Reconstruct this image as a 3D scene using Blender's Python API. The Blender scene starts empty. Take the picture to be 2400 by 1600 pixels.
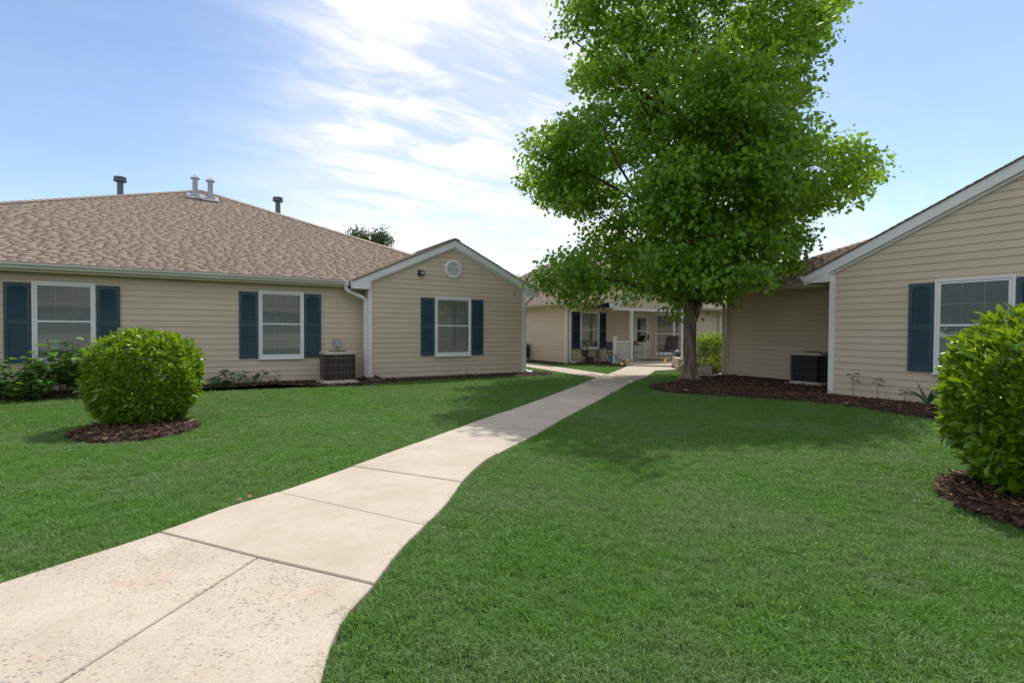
import bpy, bmesh, math, random
import numpy as np
from mathutils import Vector, Matrix, noise as mnoise

random.seed(7)
rng = np.random.default_rng(11)
R = math.radians
scn = bpy.context.scene
col = scn.collection

# ------------------------------------------------------------------ camera
CAM_H, CAM_AZ, CAM_PITCH, CAM_ROLL = 1.25, R(58.7), R(-1.1), R(0.33)
f_ = Vector((math.cos(CAM_AZ) * math.cos(CAM_PITCH), math.sin(CAM_AZ) * math.cos(CAM_PITCH), math.sin(CAM_PITCH)))
r0 = Vector((math.sin(CAM_AZ), -math.cos(CAM_AZ), 0))
u0 = r0.cross(f_)
r_ = r0 * math.cos(CAM_ROLL) + u0 * math.sin(CAM_ROLL)
u_ = u0 * math.cos(CAM_ROLL) - r0 * math.sin(CAM_ROLL)
cam = bpy.data.objects.new('camera', bpy.data.cameras.new('camera'))
col.objects.link(cam)
cam.data.sensor_width = 36.0
cam.data.lens = 18.0
cam.data.clip_end = 2000
cam.data.clip_start = 0.05
cam.matrix_world = Matrix(((r_.x, u_.x, -f_.x, 0), (r_.y, u_.y, -f_.y, 0), (r_.z, u_.z, -f_.z, CAM_H), (0, 0, 0, 1)))
scn.camera = cam
CAMP = np.array([0, 0, CAM_H])
CF, CR, CU = np.array(f_), np.array(r_), np.array(u_)


def frame_uv(P):
    """picture coordinates (in units of the frame width from its centre) and depth of points"""
    d = np.asarray(P, float) - CAMP
    z = d @ CF
    zz = np.where(np.abs(z) < 1e-6, 1e-6, z)
    return (d @ CR) / zz * 0.5, (d @ CU) / zz * 0.5, z


# ------------------------------------------------------------------ light
SUN_AZ, SUN_EL = R(36.0), R(59.0)
world = bpy.data.worlds.new('World')
scn.world = world
world.use_nodes = True
nt = world.node_tree
nt.nodes.clear()


def N(tree, kind, **kw):
    n = tree.nodes.new(kind)
    for k, v in kw.items():
        if k.startswith('i_'):
            key = k[2:]
            key = int(key) if key.isdigit() else key.replace('_', ' ')
            n.inputs[key].default_value = v
        else:
            setattr(n, k, v)
    return n


def math_n(tree, op, a, b=None, clamp=False):
    n = tree.nodes.new('ShaderNodeMath')
    n.operation = op
    n.use_clamp = clamp
    for i, v in enumerate((a, b)):
        if v is None:
            continue
        if isinstance(v, (int, float)):
            n.inputs[i].default_value = v
        else:
            tree.links.new(v, n.inputs[i])
    return n.outputs[0]


def maprange(tree, v, a, b, c=0.0, d=1.0, smooth=True):
    n = tree.nodes.new('ShaderNodeMapRange')
    n.interpolation_type = 'SMOOTHSTEP' if smooth else 'LINEAR'
    n.clamp = True
    tree.links.new(v, n.inputs[0])
    for i, x in enumerate((a, b, c, d)):
        n.inputs[i + 1].default_value = x
    return n.outputs[0]


SKY_STRENGTH = 0.095
sky = N(nt, 'ShaderNodeTexSky', sky_type='NISHITA', sun_disc=False, sun_elevation=SUN_EL,
        sun_rotation=R(90) - SUN_AZ, altitude=100.0, air_density=1.0, dust_density=0.2, ozone_density=3.0)
tc = N(nt, 'ShaderNodeTexCoord')
sep = N(nt, 'ShaderNodeSeparateXYZ')
nt.links.new(tc.outputs['Generated'], sep.inputs[0])
den = math_n(nt, 'ADD', math_n(nt, 'MAXIMUM', sep.outputs[2], 0.0), 0.16)
pv = N(nt, 'ShaderNodeCombineXYZ')
nt.links.new(math_n(nt, 'DIVIDE', sep.outputs[0], den), pv.inputs[0])
nt.links.new(math_n(nt, 'DIVIDE', sep.outputs[1], den), pv.inputs[1])


def sky_noise(scale, rot, stretch, detail, dist, loc):
    m = N(nt, 'ShaderNodeMapping')
    m.inputs['Rotation'].default_value = (0, 0, rot)
    m.inputs['Scale'].default_value = (stretch[0], stretch[1], 1)
    m.inputs['Location'].default_value = loc
    nt.links.new(pv.outputs[0], m.inputs[0])
    n = N(nt, 'ShaderNodeTexNoise', i_Scale=scale, i_Detail=detail, i_Roughness=0.6, i_Distortion=dist)
    nt.links.new(m.outputs[0], n.inputs['Vector'])
    return n.outputs['Fac']


def sky_blob(az, el, inner, outer):
    """soft cloud bank around a direction"""
    v = Vector((math.cos(az) * math.cos(el), math.sin(az) * math.cos(el), math.sin(el)))
    d = N(nt, 'ShaderNodeVectorMath', operation='DOT_PRODUCT')
    nt.links.new(tc.outputs['Generated'], d.inputs[0])
    d.inputs[1].default_value = v
    return maprange(nt, d.outputs['Value'], math.cos(outer), math.cos(inner))


streak = maprange(nt, sky_noise(0.9, R(28), (0.35, 1.6), 7, 0.5, (3.1, 1.7, 0)), 0.40, 0.68)
fine = maprange(nt, sky_noise(4.6, R(40), (0.6, 1.4), 10, 0.7, (0.4, 5.2, 0)), 0.36, 0.66)
bank = math_n(nt, 'MAXIMUM', sky_blob(R(67), R(27), R(5), R(19)), sky_blob(R(30), R(6), R(4), R(20)))
hole = math_n(nt, 'MAXIMUM', sky_blob(R(103), R(24), R(6), R(27)), sky_blob(R(15), R(23), R(7), R(24)))
cirrus = math_n(nt, 'ADD', math_n(nt, 'MULTIPLY', streak, 0.42), math_n(nt, 'MULTIPLY', fine, 0.22))
puff = math_n(nt, 'MULTIPLY', bank, math_n(nt, 'ADD', math_n(nt, 'MULTIPLY', fine, 0.50), 0.02))
veil = math_n(nt, 'ADD', math_n(nt, 'MULTIPLY', maprange(nt, sep.outputs[2], 0.42, 0.0), 0.28), 0.32)
allc = math_n(nt, 'ADD', math_n(nt, 'ADD', cirrus, puff), veil)
cov = math_n(nt, 'MULTIPLY', allc, math_n(nt, 'SUBTRACT', 1.0, math_n(nt, 'MULTIPLY', hole, 0.9)), clamp=True)
mixs = N(nt, 'ShaderNodeMix', data_type='RGBA')
nt.links.new(cov, mixs.inputs[0])
nt.links.new(sky.outputs[0], mixs.inputs[6])
mixs.inputs[7].default_value = (6.1, 6.0, 5.95, 1)
bg = N(nt, 'ShaderNodeBackground', i_Strength=SKY_STRENGTH)
nt.links.new(mixs.outputs[2], bg.inputs[0])
wo = N(nt, 'ShaderNodeOutputWorld')
nt.links.new(bg.outputs[0], wo.inputs[0])

sun = bpy.data.objects.new('sun', bpy.data.lights.new('sun', 'SUN'))
col.objects.link(sun)
sun.data.energy = 2.1
sun.data.angle = R(0.53)
sun.data.color = (1.0, 0.95, 0.87)
sd = Vector((math.cos(SUN_AZ) * math.cos(SUN_EL), math.sin(SUN_AZ) * math.cos(SUN_EL), math.sin(SUN_EL)))
sun.rotation_euler = sd.to_track_quat('Z', 'Y').to_euler()

scn.view_settings.view_transform = 'Standard'
scn.view_settings.look = 'None'
scn.view_settings.exposure = 0.95
scn.view_settings.gamma = 1.0
scn.view_settings.use_curve_mapping = False
scn.render.engine = 'CYCLES'
scn.cycles.max_bounces = 8
scn.cycles.diffuse_bounces = 6
scn.cycles.use_denoising = True
scn.cycles.denoiser = 'OPENIMAGEDENOISE'
scn.cycles.denoising_prefilter = 'NONE'
scn.cycles.sample_clamp_indirect = 4.0
scn.cycles.transparent_max_bounces = 12
scn.cycles.caustics_reflective = False
scn.cycles.caustics_refractive = False


# ------------------------------------------------------------------ materials
def new_mat(name):
    m = bpy.data.materials.new(name)
    m.use_nodes = True
    t = m.node_tree
    b = t.nodes['Principled BSDF']
    return m, t, b


def pos_node(t):
    return N(t, 'ShaderNodeNewGeometry').outputs['Position']


def noise_fac(t, scale, detail=4, rough=0.6, vec=None, stretch=None):
    n = N(t, 'ShaderNodeTexNoise', i_Scale=scale, i_Detail=detail, i_Roughness=rough)
    v = vec if vec is not None else pos_node(t)
    if stretch:
        m = N(t, 'ShaderNodeMapping')
        m.inputs['Scale'].default_value = stretch
        t.links.new(v, m.inputs[0])
        v = m.outputs[0]
    t.links.new(v, n.inputs['Vector'])
    return n.outputs['Fac']


def mixc(t, fac, a, b, blend='MIX'):
    n = N(t, 'ShaderNodeMix', data_type='RGBA', blend_type=blend)
    for sock, v in ((0, fac), (6, a), (7, b)):
        if isinstance(v, (int, float)):
            n.inputs[sock].default_value = v
        elif isinstance(v, (tuple, list)):
            n.inputs[sock].default_value = (v[0], v[1], v[2], 1)
        else:
            t.links.new(v, n.inputs[sock])
    return n.outputs[2]


def bump(t, b, h, strength=0.3, dist=0.01):
    n = N(t, 'ShaderNodeBump', i_Strength=strength, i_Distance=dist)
    t.links.new(h, n.inputs['Height'])
    t.links.new(n.outputs[0], b.inputs['Normal'])


def painted(name, c, rough=0.5, var=0.10, scale=3.0, dirt=None, stretch=None, spec=0.4, metal=0.0, bstr=0.05):
    m, t, b = new_mat(name)
    n1 = noise_fac(t, scale, 5, 0.65, stretch=stretch)
    hi = tuple(min(1, x * (1 + var)) for x in c)
    lo = tuple(x * (1 - var) for x in c)
    cc = mixc(t, maprange(t, n1, 0.3, 0.7), lo, hi)
    if dirt:
        n2 = noise_fac(t, 1.7, 6, 0.75, stretch=(1.5, 1.5, 0.35))
        cc = mixc(t, maprange(t, n2, 0.5, 0.82, 0, dirt[1]), cc, dirt[0])
    t.links.new(cc, b.inputs['Base Color'])
    b.inputs['Roughness'].default_value = rough
    b.inputs['Specular IOR Level'].default_value = spec
    b.inputs['Metallic'].default_value = metal
    if bstr:
        bump(t, b, noise_fac(t, 60, 3), bstr, 0.004)
    return m


M = {}
M['siding'] = painted('vinyl_siding', (0.60, 0.505, 0.39), 0.55, 0.05, 1.3, ((0.46, 0.38, 0.29), 0.3), (0.5, 0.5, 3), 0.35, bstr=0.08)
M['white'] = painted('white_trim', (0.74, 0.75, 0.76), 0.45, 0.04, 2.0, ((0.5, 0.48, 0.43), 0.3))
M['gutter'] = painted('gutter_paint', (0.62, 0.61, 0.57), 0.4, 0.05, 2.0, ((0.42, 0.38, 0.31), 0.35))
M['cream'] = painted('cream_trim', (0.60, 0.53, 0.40), 0.5, 0.05, 2.0, ((0.4, 0.33, 0.24), 0.3))
M['soffit'] = painted('soffit_vinyl', (0.62, 0.53, 0.38), 0.55, 0.05, 2.0)
M['shutter'] = painted('teal_shutter_paint', (0.030, 0.072, 0.100), 0.42, 0.12, 4.0, ((0.06, 0.1, 0.13), 0.25))
M['navy'] = painted('navy_shutter_paint', (0.018, 0.034, 0.075), 0.5, 0.12, 4.0)
M['door'] = painted('door_paint', (0.58, 0.57, 0.52), 0.4, 0.04, 2.0)
M['galv'] = painted('galvanised_metal', (0.36, 0.38, 0.40), 0.45, 0.12, 6.0, ((0.3, 0.28, 0.25), 0.4), metal=0.5)
M['pvc'] = painted('grey_pvc', (0.13, 0.155, 0.175), 0.5, 0.15, 5.0)
M['black'] = painted('black_metal', (0.012, 0.012, 0.013), 0.4, 0.3, 8.0)
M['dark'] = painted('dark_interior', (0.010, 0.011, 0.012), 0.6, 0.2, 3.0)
M['bronze'] = painted('bronze_fixture', (0.03, 0.022, 0.018), 0.4, 0.2, 6.0)
M['wire'] = painted('wire_guard_paint', (0.34, 0.30, 0.24), 0.5, 0.1, 4.0)
M['boxgrey'] = painted('grey_box_paint', (0.36, 0.42, 0.46), 0.45, 0.08, 6.0)
M['ac'] = painted('beige_ac_paint', (0.52, 0.49, 0.42), 0.5, 0.08, 4.0, ((0.3, 0.24, 0.17), 0.4))
M['coil'] = painted('condenser_coil', (0.030, 0.023, 0.020), 0.6, 0.5, 14.0, ((0.085, 0.055, 0.04), 0.7))
M['blind'] = painted('blind_slats', (0.56, 0.63, 0.63), 0.6, 0.06, 3.0)
M['curtain'] = painted('beige_curtain', (0.52, 0.52, 0.45), 0.8, 0.08, 3.0)
M['bark'] = painted('maple_bark', (0.22, 0.175, 0.135), 0.85, 0.45, 14.0, ((0.34, 0.29, 0.22), 0.8), (1, 1, 0.18), 0.2, bstr=0.0)
M['twig'] = painted('twig_bark', (0.085, 0.06, 0.04), 0.85, 0.35, 9.0)
M['cmu'] = painted('concrete_block', (0.52, 0.46, 0.36), 0.85, 0.12, 9.0, ((0.3, 0.26, 0.2), 0.5))
M['stone'] = painted('grey_statue_stone', (0.40, 0.40, 0.38), 0.8, 0.25, 14.0, ((0.16, 0.16, 0.15), 0.7))
M['picket'] = painted('picket_plastic', (0.68, 0.60, 0.50), 0.5, 0.08, 5.0)
M['pot'] = painted('brown_pot', (0.075, 0.06, 0.05), 0.6, 0.2, 9.0)
M['orange'] = painted('terracotta_orange', (0.55, 0.11, 0.03), 0.5, 0.15, 8.0)
M['yellow'] = painted('amber_glass_yellow', (0.85, 0.46, 0.03), 0.25, 0.2, 18.0)
M['petal'] = painted('orange_petals', (0.75, 0.24, 0.05), 0.6, 0.3, 12.0)
M['yellowpetal'] = painted('yellow_petals', (0.80, 0.62, 0.04), 0.6, 0.2, 12.0)
M['mauve'] = painted('mauve_fabric', (0.125, 0.09, 0.10), 0.8, 0.2, 14.0)
M['bluegl'] = painted('blue_glaze', (0.10, 0.22, 0.42), 0.3, 0.35, 16.0)
M['cyan'] = painted('cyan_plastic', (0.05, 0.40, 0.52), 0.4, 0.2, 8.0)
M['redbrown'] = painted('red_brown_paint', (0.19, 0.045, 0.03), 0.5, 0.25, 10.0)
M['mat'] = painted('door_mat_fibre', (0.03, 0.024, 0.02), 0.95, 0.3, 30.0)
M['bluegrey'] = painted('blue_grey_glaze', (0.13, 0.16, 0.20), 0.4, 0.3, 16.0)
M['soil'] = painted('soil', (0.045, 0.032, 0.022), 0.95, 0.3, 8.0)


def glass_mat():
    m, t, b = new_mat('window_glass')
    t.nodes.remove(b)
    out = t.nodes['Material Output']
    tr = N(t, 'ShaderNodeBsdfTransparent')
    tr.inputs[0].default_value = (0.86, 0.90, 0.89, 1)
    gl = N(t, 'ShaderNodeBsdfGlossy', i_Roughness=0.01)
    gl.inputs[0].default_value = (0.95, 1, 1, 1)
    bp = N(t, 'ShaderNodeBump', i_Strength=0.05, i_Distance=0.02)
    t.links.new(noise_fac(t, 1.6, 2), bp.inputs['Height'])
    t.links.new(bp.outputs[0], gl.inputs['Normal'])
    fr = N(t, 'ShaderNodeFresnel', i_IOR=1.55)
    fac = math_n(t, 'ADD', math_n(t, 'MULTIPLY', fr.outputs[0], 1.6), 0.06, clamp=True)
    mx = N(t, 'ShaderNodeMixShader')
    t.links.new(fac, mx.inputs[0])
    t.links.new(tr.outputs[0], mx.inputs[1])
    t.links.new(gl.outputs[0], mx.inputs[2])
    t.links.new(mx.outputs[0], out.inputs[0])
    return m


M['glass'] = glass_mat()


def shingle_mat():
    m, t, b = new_mat('asphalt_shingle')
    at = N(t, 'ShaderNodeAttribute', attribute_name='tone')
    base = mixc(t, at.outputs['Fac'], (0.13, 0.095, 0.075), (0.52, 0.41, 0.325))
    n1 = noise_fac(t, 160, 2)
    c = mixc(t, maprange(t, n1, 0.35, 0.65, 0, 0.35), base, (0.12, 0.085, 0.065))
    n2 = noise_fac(t, 0.35, 4)
    c = mixc(t, maprange(t, n2, 0.45, 0.75, 0, 0.25), c, (0.24, 0.17, 0.13))
    t.links.new(c, b.inputs['Base Color'])
    b.inputs['Roughness'].default_value = 0.9
    b.inputs['Specular IOR Level'].default_value = 0.25
    bump(t, b, n1, 0.4, 0.003)
    return m


M['shingle'] = shingle_mat()


def concrete_mat(name, pebbles):
    m, t, b = new_mat(name)
    n1 = noise_fac(t, 1.3, 6, 0.7)
    n2 = noise_fac(t, 9, 5, 0.7)
    n3 = noise_fac(t, 140, 2, 0.6)
    c = mixc(t, maprange(t, n1, 0.3, 0.72), (0.46, 0.39, 0.31), (0.56, 0.49, 0.405))
    c = mixc(t, maprange(t, n2, 0.52, 0.75, 0, 0.35), c, (0.40, 0.32, 0.23))
    c = mixc(t, maprange(t, n3, 0.50, 0.70, 0, 0.6), c, (0.31, 0.27, 0.22))
    n4 = noise_fac(t, 3.1, 8, 0.8)
    c = mixc(t, maprange(t, n4, 0.56, 0.74, 0, 0.5), c, (0.36, 0.32, 0.27))
    h = n3
    if pebbles:
        v = N(t, 'ShaderNodeTexVoronoi', i_Scale=42.0, i_Randomness=1.0)
        mp = N(t, 'ShaderNodeMapping')
        mp.inputs['Rotation'].default_value = (0, 0, 0.6)
        mp.inputs['Scale'].default_value = (1, 1.5, 1)
        t.links.new(pos_node(t), mp.inputs[0])
        t.links.new(mp.outputs[0], v.inputs['Vector'])
        wn = N(t, 'ShaderNodeSeparateColor')
        t.links.new(v.outputs['Color'], wn.inputs[0])
        worn = maprange(t, noise_fac(t, 1.1, 4, 0.7), 0.36, 0.58)
        pick = math_n(t, 'MULTIPLY', maprange(t, wn.outputs[0], 0.30, 0.40), maprange(t, v.outputs['Distance'], 0.42, 0.25))
        pick = math_n(t, 'MULTIPLY', pick, worn)
        pc = mixc(t, wn.outputs[1], (0.13, 0.14, 0.155), (0.42, 0.36, 0.31))
        c = mixc(t, pick, c, pc)
        v2 = N(t, 'ShaderNodeTexVoronoi', i_Scale=95.0, i_Randomness=1.0)
        t.links.new(pos_node(t), v2.inputs['Vector'])
        s2 = N(t, 'ShaderNodeSeparateColor')
        t.links.new(v2.outputs['Color'], s2.inputs[0])
        worn2 = maprange(t, noise_fac(t, 1.6, 5, 0.75), 0.42, 0.6)
        p2 = math_n(t, 'MULTIPLY', math_n(t, 'MULTIPLY', maprange(t, s2.outputs[0], 0.45, 0.5), maprange(t, v2.outputs['Distance'], 0.45, 0.3)), worn2)
        c = mixc(t, math_n(t, 'MULTIPLY', p2, 0.8), c, mixc(t, s2.outputs[1], (0.22, 0.21, 0.21), (0.62, 0.55, 0.48)))
        n5 = maprange(t, noise_fac(t, 2.2, 7, 0.8), 0.50, 0.72, 0, 0.6)
        c = mixc(t, n5, c, (0.50, 0.36, 0.23))
        h = math_n(t, 'ADD', math_n(t, 'MULTIPLY', pick, -0.8), math_n(t, 'MULTIPLY', n3, 0.5))
    t.links.new(c, b.inputs['Base Color'])
    b.inputs['Roughness'].default_value = 0.85
    b.inputs['Specular IOR Level'].default_value = 0.25
    bump(t, b, h, 0.35, 0.006)
    return m


M['concrete'] = concrete_mat('broom_concrete', False)
M['aggregate'] = concrete_mat('worn_aggregate_concrete', True)


def leaf_mat(name, dark, light, trans=0.35, tcol=None, rough=0.42, spec=0.5, attr=True):
    m, t, b = new_mat(name)
    out = t.nodes['Material Output']
    if attr:
        fac = N(t, 'ShaderNodeAttribute', attribute_name='tone').outputs['Fac']
    else:
        fac = N(t, 'ShaderNodeObjectInfo').outputs['Random']
    c = mixc(t, fac, dark, light)
    t.links.new(c, b.inputs['Base Color'])
    b.inputs['Roughness'].default_value = rough
    b.inputs['Specular IOR Level'].default_value = spec
    tl = N(t, 'ShaderNodeBsdfTranslucent')
    tcol = tcol or tuple(min(1, x * 1.8) for x in light)
    t.links.new(mixc(t, 0.6, c, tcol), tl.inputs[0])
    mx = N(t, 'ShaderNodeMixShader', i_0=trans)
    t.links.new(b.outputs[0], mx.inputs[1])
    t.links.new(tl.outputs[0], mx.inputs[2])
    t.links.new(mx.outputs[0], out.inputs[0])
    return m


M['maple'] = leaf_mat('maple_leaf', (0.068, 0.190, 0.014), (0.170, 0.365, 0.030), 0.50, (0.42, 0.64, 0.03), 0.36)
M['fartree'] = leaf_mat('far_tree_leaf', (0.035, 0.06, 0.018), (0.09, 0.12, 0.04), 0.35)
M['bush'] = leaf_mat('shrub_leaf', (0.055, 0.160, 0.010), (0.20, 0.350, 0.018), 0.36, (0.50, 0.66, 0.02), 0.30, 0.6)
M['bushobj'] = leaf_mat('shrub_leaf_single', (0.055, 0.160, 0.010), (0.20, 0.350, 0.018), 0.36, (0.50, 0.66, 0.02), 0.30, 0.6, attr=False)
M['plant'] = leaf_mat('garden_leaf', (0.045, 0.140, 0.024), (0.095, 0.235, 0.028), 0.35, (0.28, 0.48, 0.03), attr=False)
M['squash'] = leaf_mat('squash_leaf', (0.040, 0.120, 0.042), (0.080, 0.190, 0.065), 0.25, (0.16, 0.34, 0.06), attr=False)
M['iris'] = leaf_mat('iris_leaf', (0.030, 0.100, 0.035), (0.055, 0.14, 0.04), 0.25, attr=False)
M['sunplant'] = leaf_mat('sunlit_flower_leaf', (0.08, 0.21, 0.012), (0.22, 0.37, 0.02), 0.5, (0.55, 0.66, 0.02), 0.6, 0.25)
M['stem'] = painted('green_stem', (0.085, 0.135, 0.035), 0.6, 0.2, 9.0)


def grass_mat():
    m, t, b = new_mat('grass_blade')
    out = t.nodes['Material Output']
    rnd = N(t, 'ShaderNodeObjectInfo').outputs['Random']
    c = mixc(t, rnd, (0.102, 0.262, 0.032), (0.158, 0.320, 0.054))
    pn = maprange(t, noise_fac(t, 0.7, 6, 0.75), 0.38, 0.62)
    c = mixc(t, math_n(t, 'MULTIPLY', pn, 0.75), c, (0.200, 0.300, 0.120))
    dry = maprange(t, noise_fac(t, 23, 2), 0.70, 0.80, 0, 0.5)
    c = mixc(t, dry, c, (0.22, 0.22, 0.09))
    t.links.new(c, b.inputs['Base Color'])
    b.inputs['Roughness'].default_value = 0.5
    b.inputs['Specular IOR Level'].default_value = 0.35
    tl = N(t, 'ShaderNodeBsdfTranslucent')
    t.links.new(mixc(t, 0.5, c, (0.19, 0.36, 0.04)), tl.inputs[0])
    mx = N(t, 'ShaderNodeMixShader', i_0=0.38)
    t.links.new(b.outputs[0], mx.inputs[1])
    t.links.new(tl.outputs[0], mx.inputs[2])
    t.links.new(mx.outputs[0], out.inputs[0])
    return m


M['grass'] = grass_mat()
M['turf'] = painted('turf_soil', (0.030, 0.062, 0.016), 0.95, 0.35, 9.0)


def mulch_mat(name):
    m, t, b = new_mat(name)
    fac = N(t, 'ShaderNodeAttribute', attribute_name='tone').outputs['Fac']
    cr = N(t, 'ShaderNodeValToRGB')
    e = cr.color_ramp.elements
    e[0].position, e[0].color = 0.0, (0.032, 0.019, 0.013, 1)
    e[1].position, e[1].color = 1.0, (0.50, 0.35, 0.22, 1)
    a = cr.color_ramp.elements.new(0.6)
    a.color = (0.105, 0.056, 0.037, 1)
    a = cr.color_ramp.elements.new(0.88)
    a.color = (0.25, 0.140, 0.085, 1)
    t.links.new(fac, cr.inputs[0])
    t.links.new(cr.outputs[0], b.inputs['Base Color'])
    b.inputs['Roughness'].default_value = 0.85
    b.inputs['Specular IOR Level'].default_value = 0.2
    return m


M['chip'] = mulch_mat('wood_chip')
M['mulch'] = painted('mulch_bed', (0.032, 0.019, 0.014), 0.95, 0.5, 30.0, bstr=0.6)

# ------------------------------------------------------------------ scene helpers
WM = {}


def obj(name, mesh, parent=None, mat=None, mw=None, mats=None):
    """link a mesh object; mw is its world matrix"""
    o = bpy.data.objects.new(name, mesh)
    mw = mw if mw is not None else Matrix.Identity(4)
    WM[o.name] = mw
    if parent is not None:
        o.parent = parent
        o.matrix_basis = WM[parent.name].inverted() @ mw
    else:
        o.matrix_basis = mw
    if mesh is not None and mat is not None and not mesh.materials:
        mesh.materials.append(mat)
    col.objects.link(o)
    return o


def tag(o, label=None, cat=None, group=None, kind=None):
    if label:
        o['label'] = label
    if cat:
        o['category'] = cat
    if group:
        o['group'] = group
    if kind:
        o['kind'] = kind
    return o


def empty(name, loc, label, cat, group=None):
    o = bpy.data.objects.new(name, None)
    o.empty_display_size = 0.2
    mw = Matrix.Translation(Vector(loc))
    WM[o.name] = mw
    o.matrix_basis = mw
    col.objects.link(o)
    return tag(o, label, cat, group)


class MB:
    def __init__(self):
        self.v, self.f = [], []

    def poly(self, pts):
        n = len(self.v)
        self.v += [tuple(p) for p in pts]
        self.f.append(tuple(range(n, n + len(pts))))
        return self

    def hexa(self, p):
        """8 points: bottom ring 0-3, top ring 4-7"""
        n = len(self.v)
        self.v += [tuple(q) for q in p]
        for a in ((3, 2, 1, 0), (4, 5, 6, 7), (0, 1, 5, 4), (1, 2, 6, 5), (2, 3, 7, 6), (3, 0, 4, 7)):
            self.f.append(tuple(n + i for i in a))
        return self

    def box(self, x0, x1, y0, y1, z0, z1):
        return self.hexa([(x0, y0, z0), (x1, y0, z0), (x1, y1, z0), (x0, y1, z0),
                          (x0, y0, z1), (x1, y0, z1), (x1, y1, z1), (x0, y1, z1)])

    def prism(self, pts, d):
        """extrude polygon pts by vector d"""
        n = len(self.v)
        k = len(pts)
        self.v += [tuple(p) for p in pts] + [tuple(Vector(p) + Vector(d)) for p in pts]
        self.f.append(tuple(range(n + k - 1, n - 1, -1)))
        self.f.append(tuple(range(n + k, n + 2 * k)))
        for i in range(k):
            j = (i + 1) % k
            self.f.append((n + i, n + j, n + k + j, n + k + i))
        return self

    def tube(self, pts, rad, seg=8, cap=True, flat=1.0):
        pts = [Vector(p) for p in pts]
        if isinstance(rad, (int, float)):
            rad = [rad] * len(pts)
        n = len(self.v)
        up = Vector((0, 0, 1))
        prev = None
        for i, p in enumerate(pts):
            d = (pts[min(i + 1, len(pts) - 1)] - pts[max(i - 1, 0)]).normalized()
            a = prev if prev is not None else (up if abs(d.z) < 0.9 else Vector((1, 0, 0)))
            s = (a - d * a.dot(d)).normalized()
            prev = s
            t = d.cross(s)
            for k in range(seg):
                an = 2 * math.pi * (k + 0.5) / seg
                self.v.append(tuple(p + s * math.cos(an) * rad[i] * flat + t * math.sin(an) * rad[i]))
        for i in range(len(pts) - 1):
            for k in range(seg):
                k2 = (k + 1) % seg
                self.f.append((n + i * seg + k, n + i * seg + k2, n + (i + 1) * seg + k2, n + (i + 1) * seg + k))
        if cap:
            self.f.append(tuple(n + k for k in range(seg - 1, -1, -1)))
            self.f.append(tuple(n + (len(pts) - 1) * seg + k for k in range(seg)))
        return self

    def lathe(self, prof, c=(0, 0, 0), seg=16, sx=1, sy=1):
        n = len(self.v)
        for r, z in prof:
            for k in range(seg):
                an = 2 * math.pi * k / seg
                self.v.append((c[0] + r * sx * math.cos(an), c[1] + r * sy * math.sin(an), c[2] + z))
        for i in range(len(prof) - 1):
            for k in range(seg):
                k2 = (k + 1) % seg
                self.f.append((n + i * seg + k, n + i * seg + k2, n + (i + 1) * seg + k2, n + (i + 1) * seg + k))
        self.f.append(tuple(n + k for k in range(seg - 1, -1, -1)))
        self.f.append(tuple(n + (len(prof) - 1) * seg + k for k in range(seg)))
        return self

    def ball(self, c, r, seg=10, rings=7, s=(1, 1, 1)):
        prof = []
        for i in range(rings + 1):
            a = math.pi * i / rings
            prof.append((max(1e-4, math.sin(a)) * r, -math.cos(a) * r * s[2]))
        return self.lathe(prof, c, seg, s[0], s[1])

    def mesh(self, name, smooth=False):
        me = bpy.data.meshes.new(name)
        me.from_pydata(self.v, [], self.f)
        if smooth:
            me.shade_smooth()
        me.update()
        return me

    def build(self, name, mat, parent=None, mw=None, smooth=False):
        return obj(name, self.mesh(name, smooth), parent, mat, mw)


def raw_mesh(name, V, loops, starts, tone=None):
    me = bpy.data.meshes.new(name)
    me.vertices.add(len(V))
    me.vertices.foreach_set('co', np.ascontiguousarray(V, np.float32).ravel())
    me.loops.add(len(loops))
    me.loops.foreach_set('vertex_index', np.ascontiguousarray(loops, np.int32))
    me.polygons.add(len(starts))
    me.polygons.foreach_set('loop_start', np.ascontiguousarray(starts, np.int32))
    if tone is not None:
        a = me.attributes.new('tone', 'FLOAT', 'FACE')
        a.data.foreach_set('value', np.ascontiguousarray(tone, np.float32))
    me.update(calc_edges=True)
    me.validate()
    return me


def unit(a):
    return a / np.maximum(np.linalg.norm(a, axis=-1, keepdims=True), 1e-9)


MAPLE = [(0.04, 0.32), (0.24, 0.27), (0.46, 0.46), (0.60, 0.25)]
OVAL = [(0.22, 0.13), (0.52, 0.21), (0.80, 0.15)]
BROAD = [(0.10, 0.26), (0.40, 0.36), (0.72, 0.22)]


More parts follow.
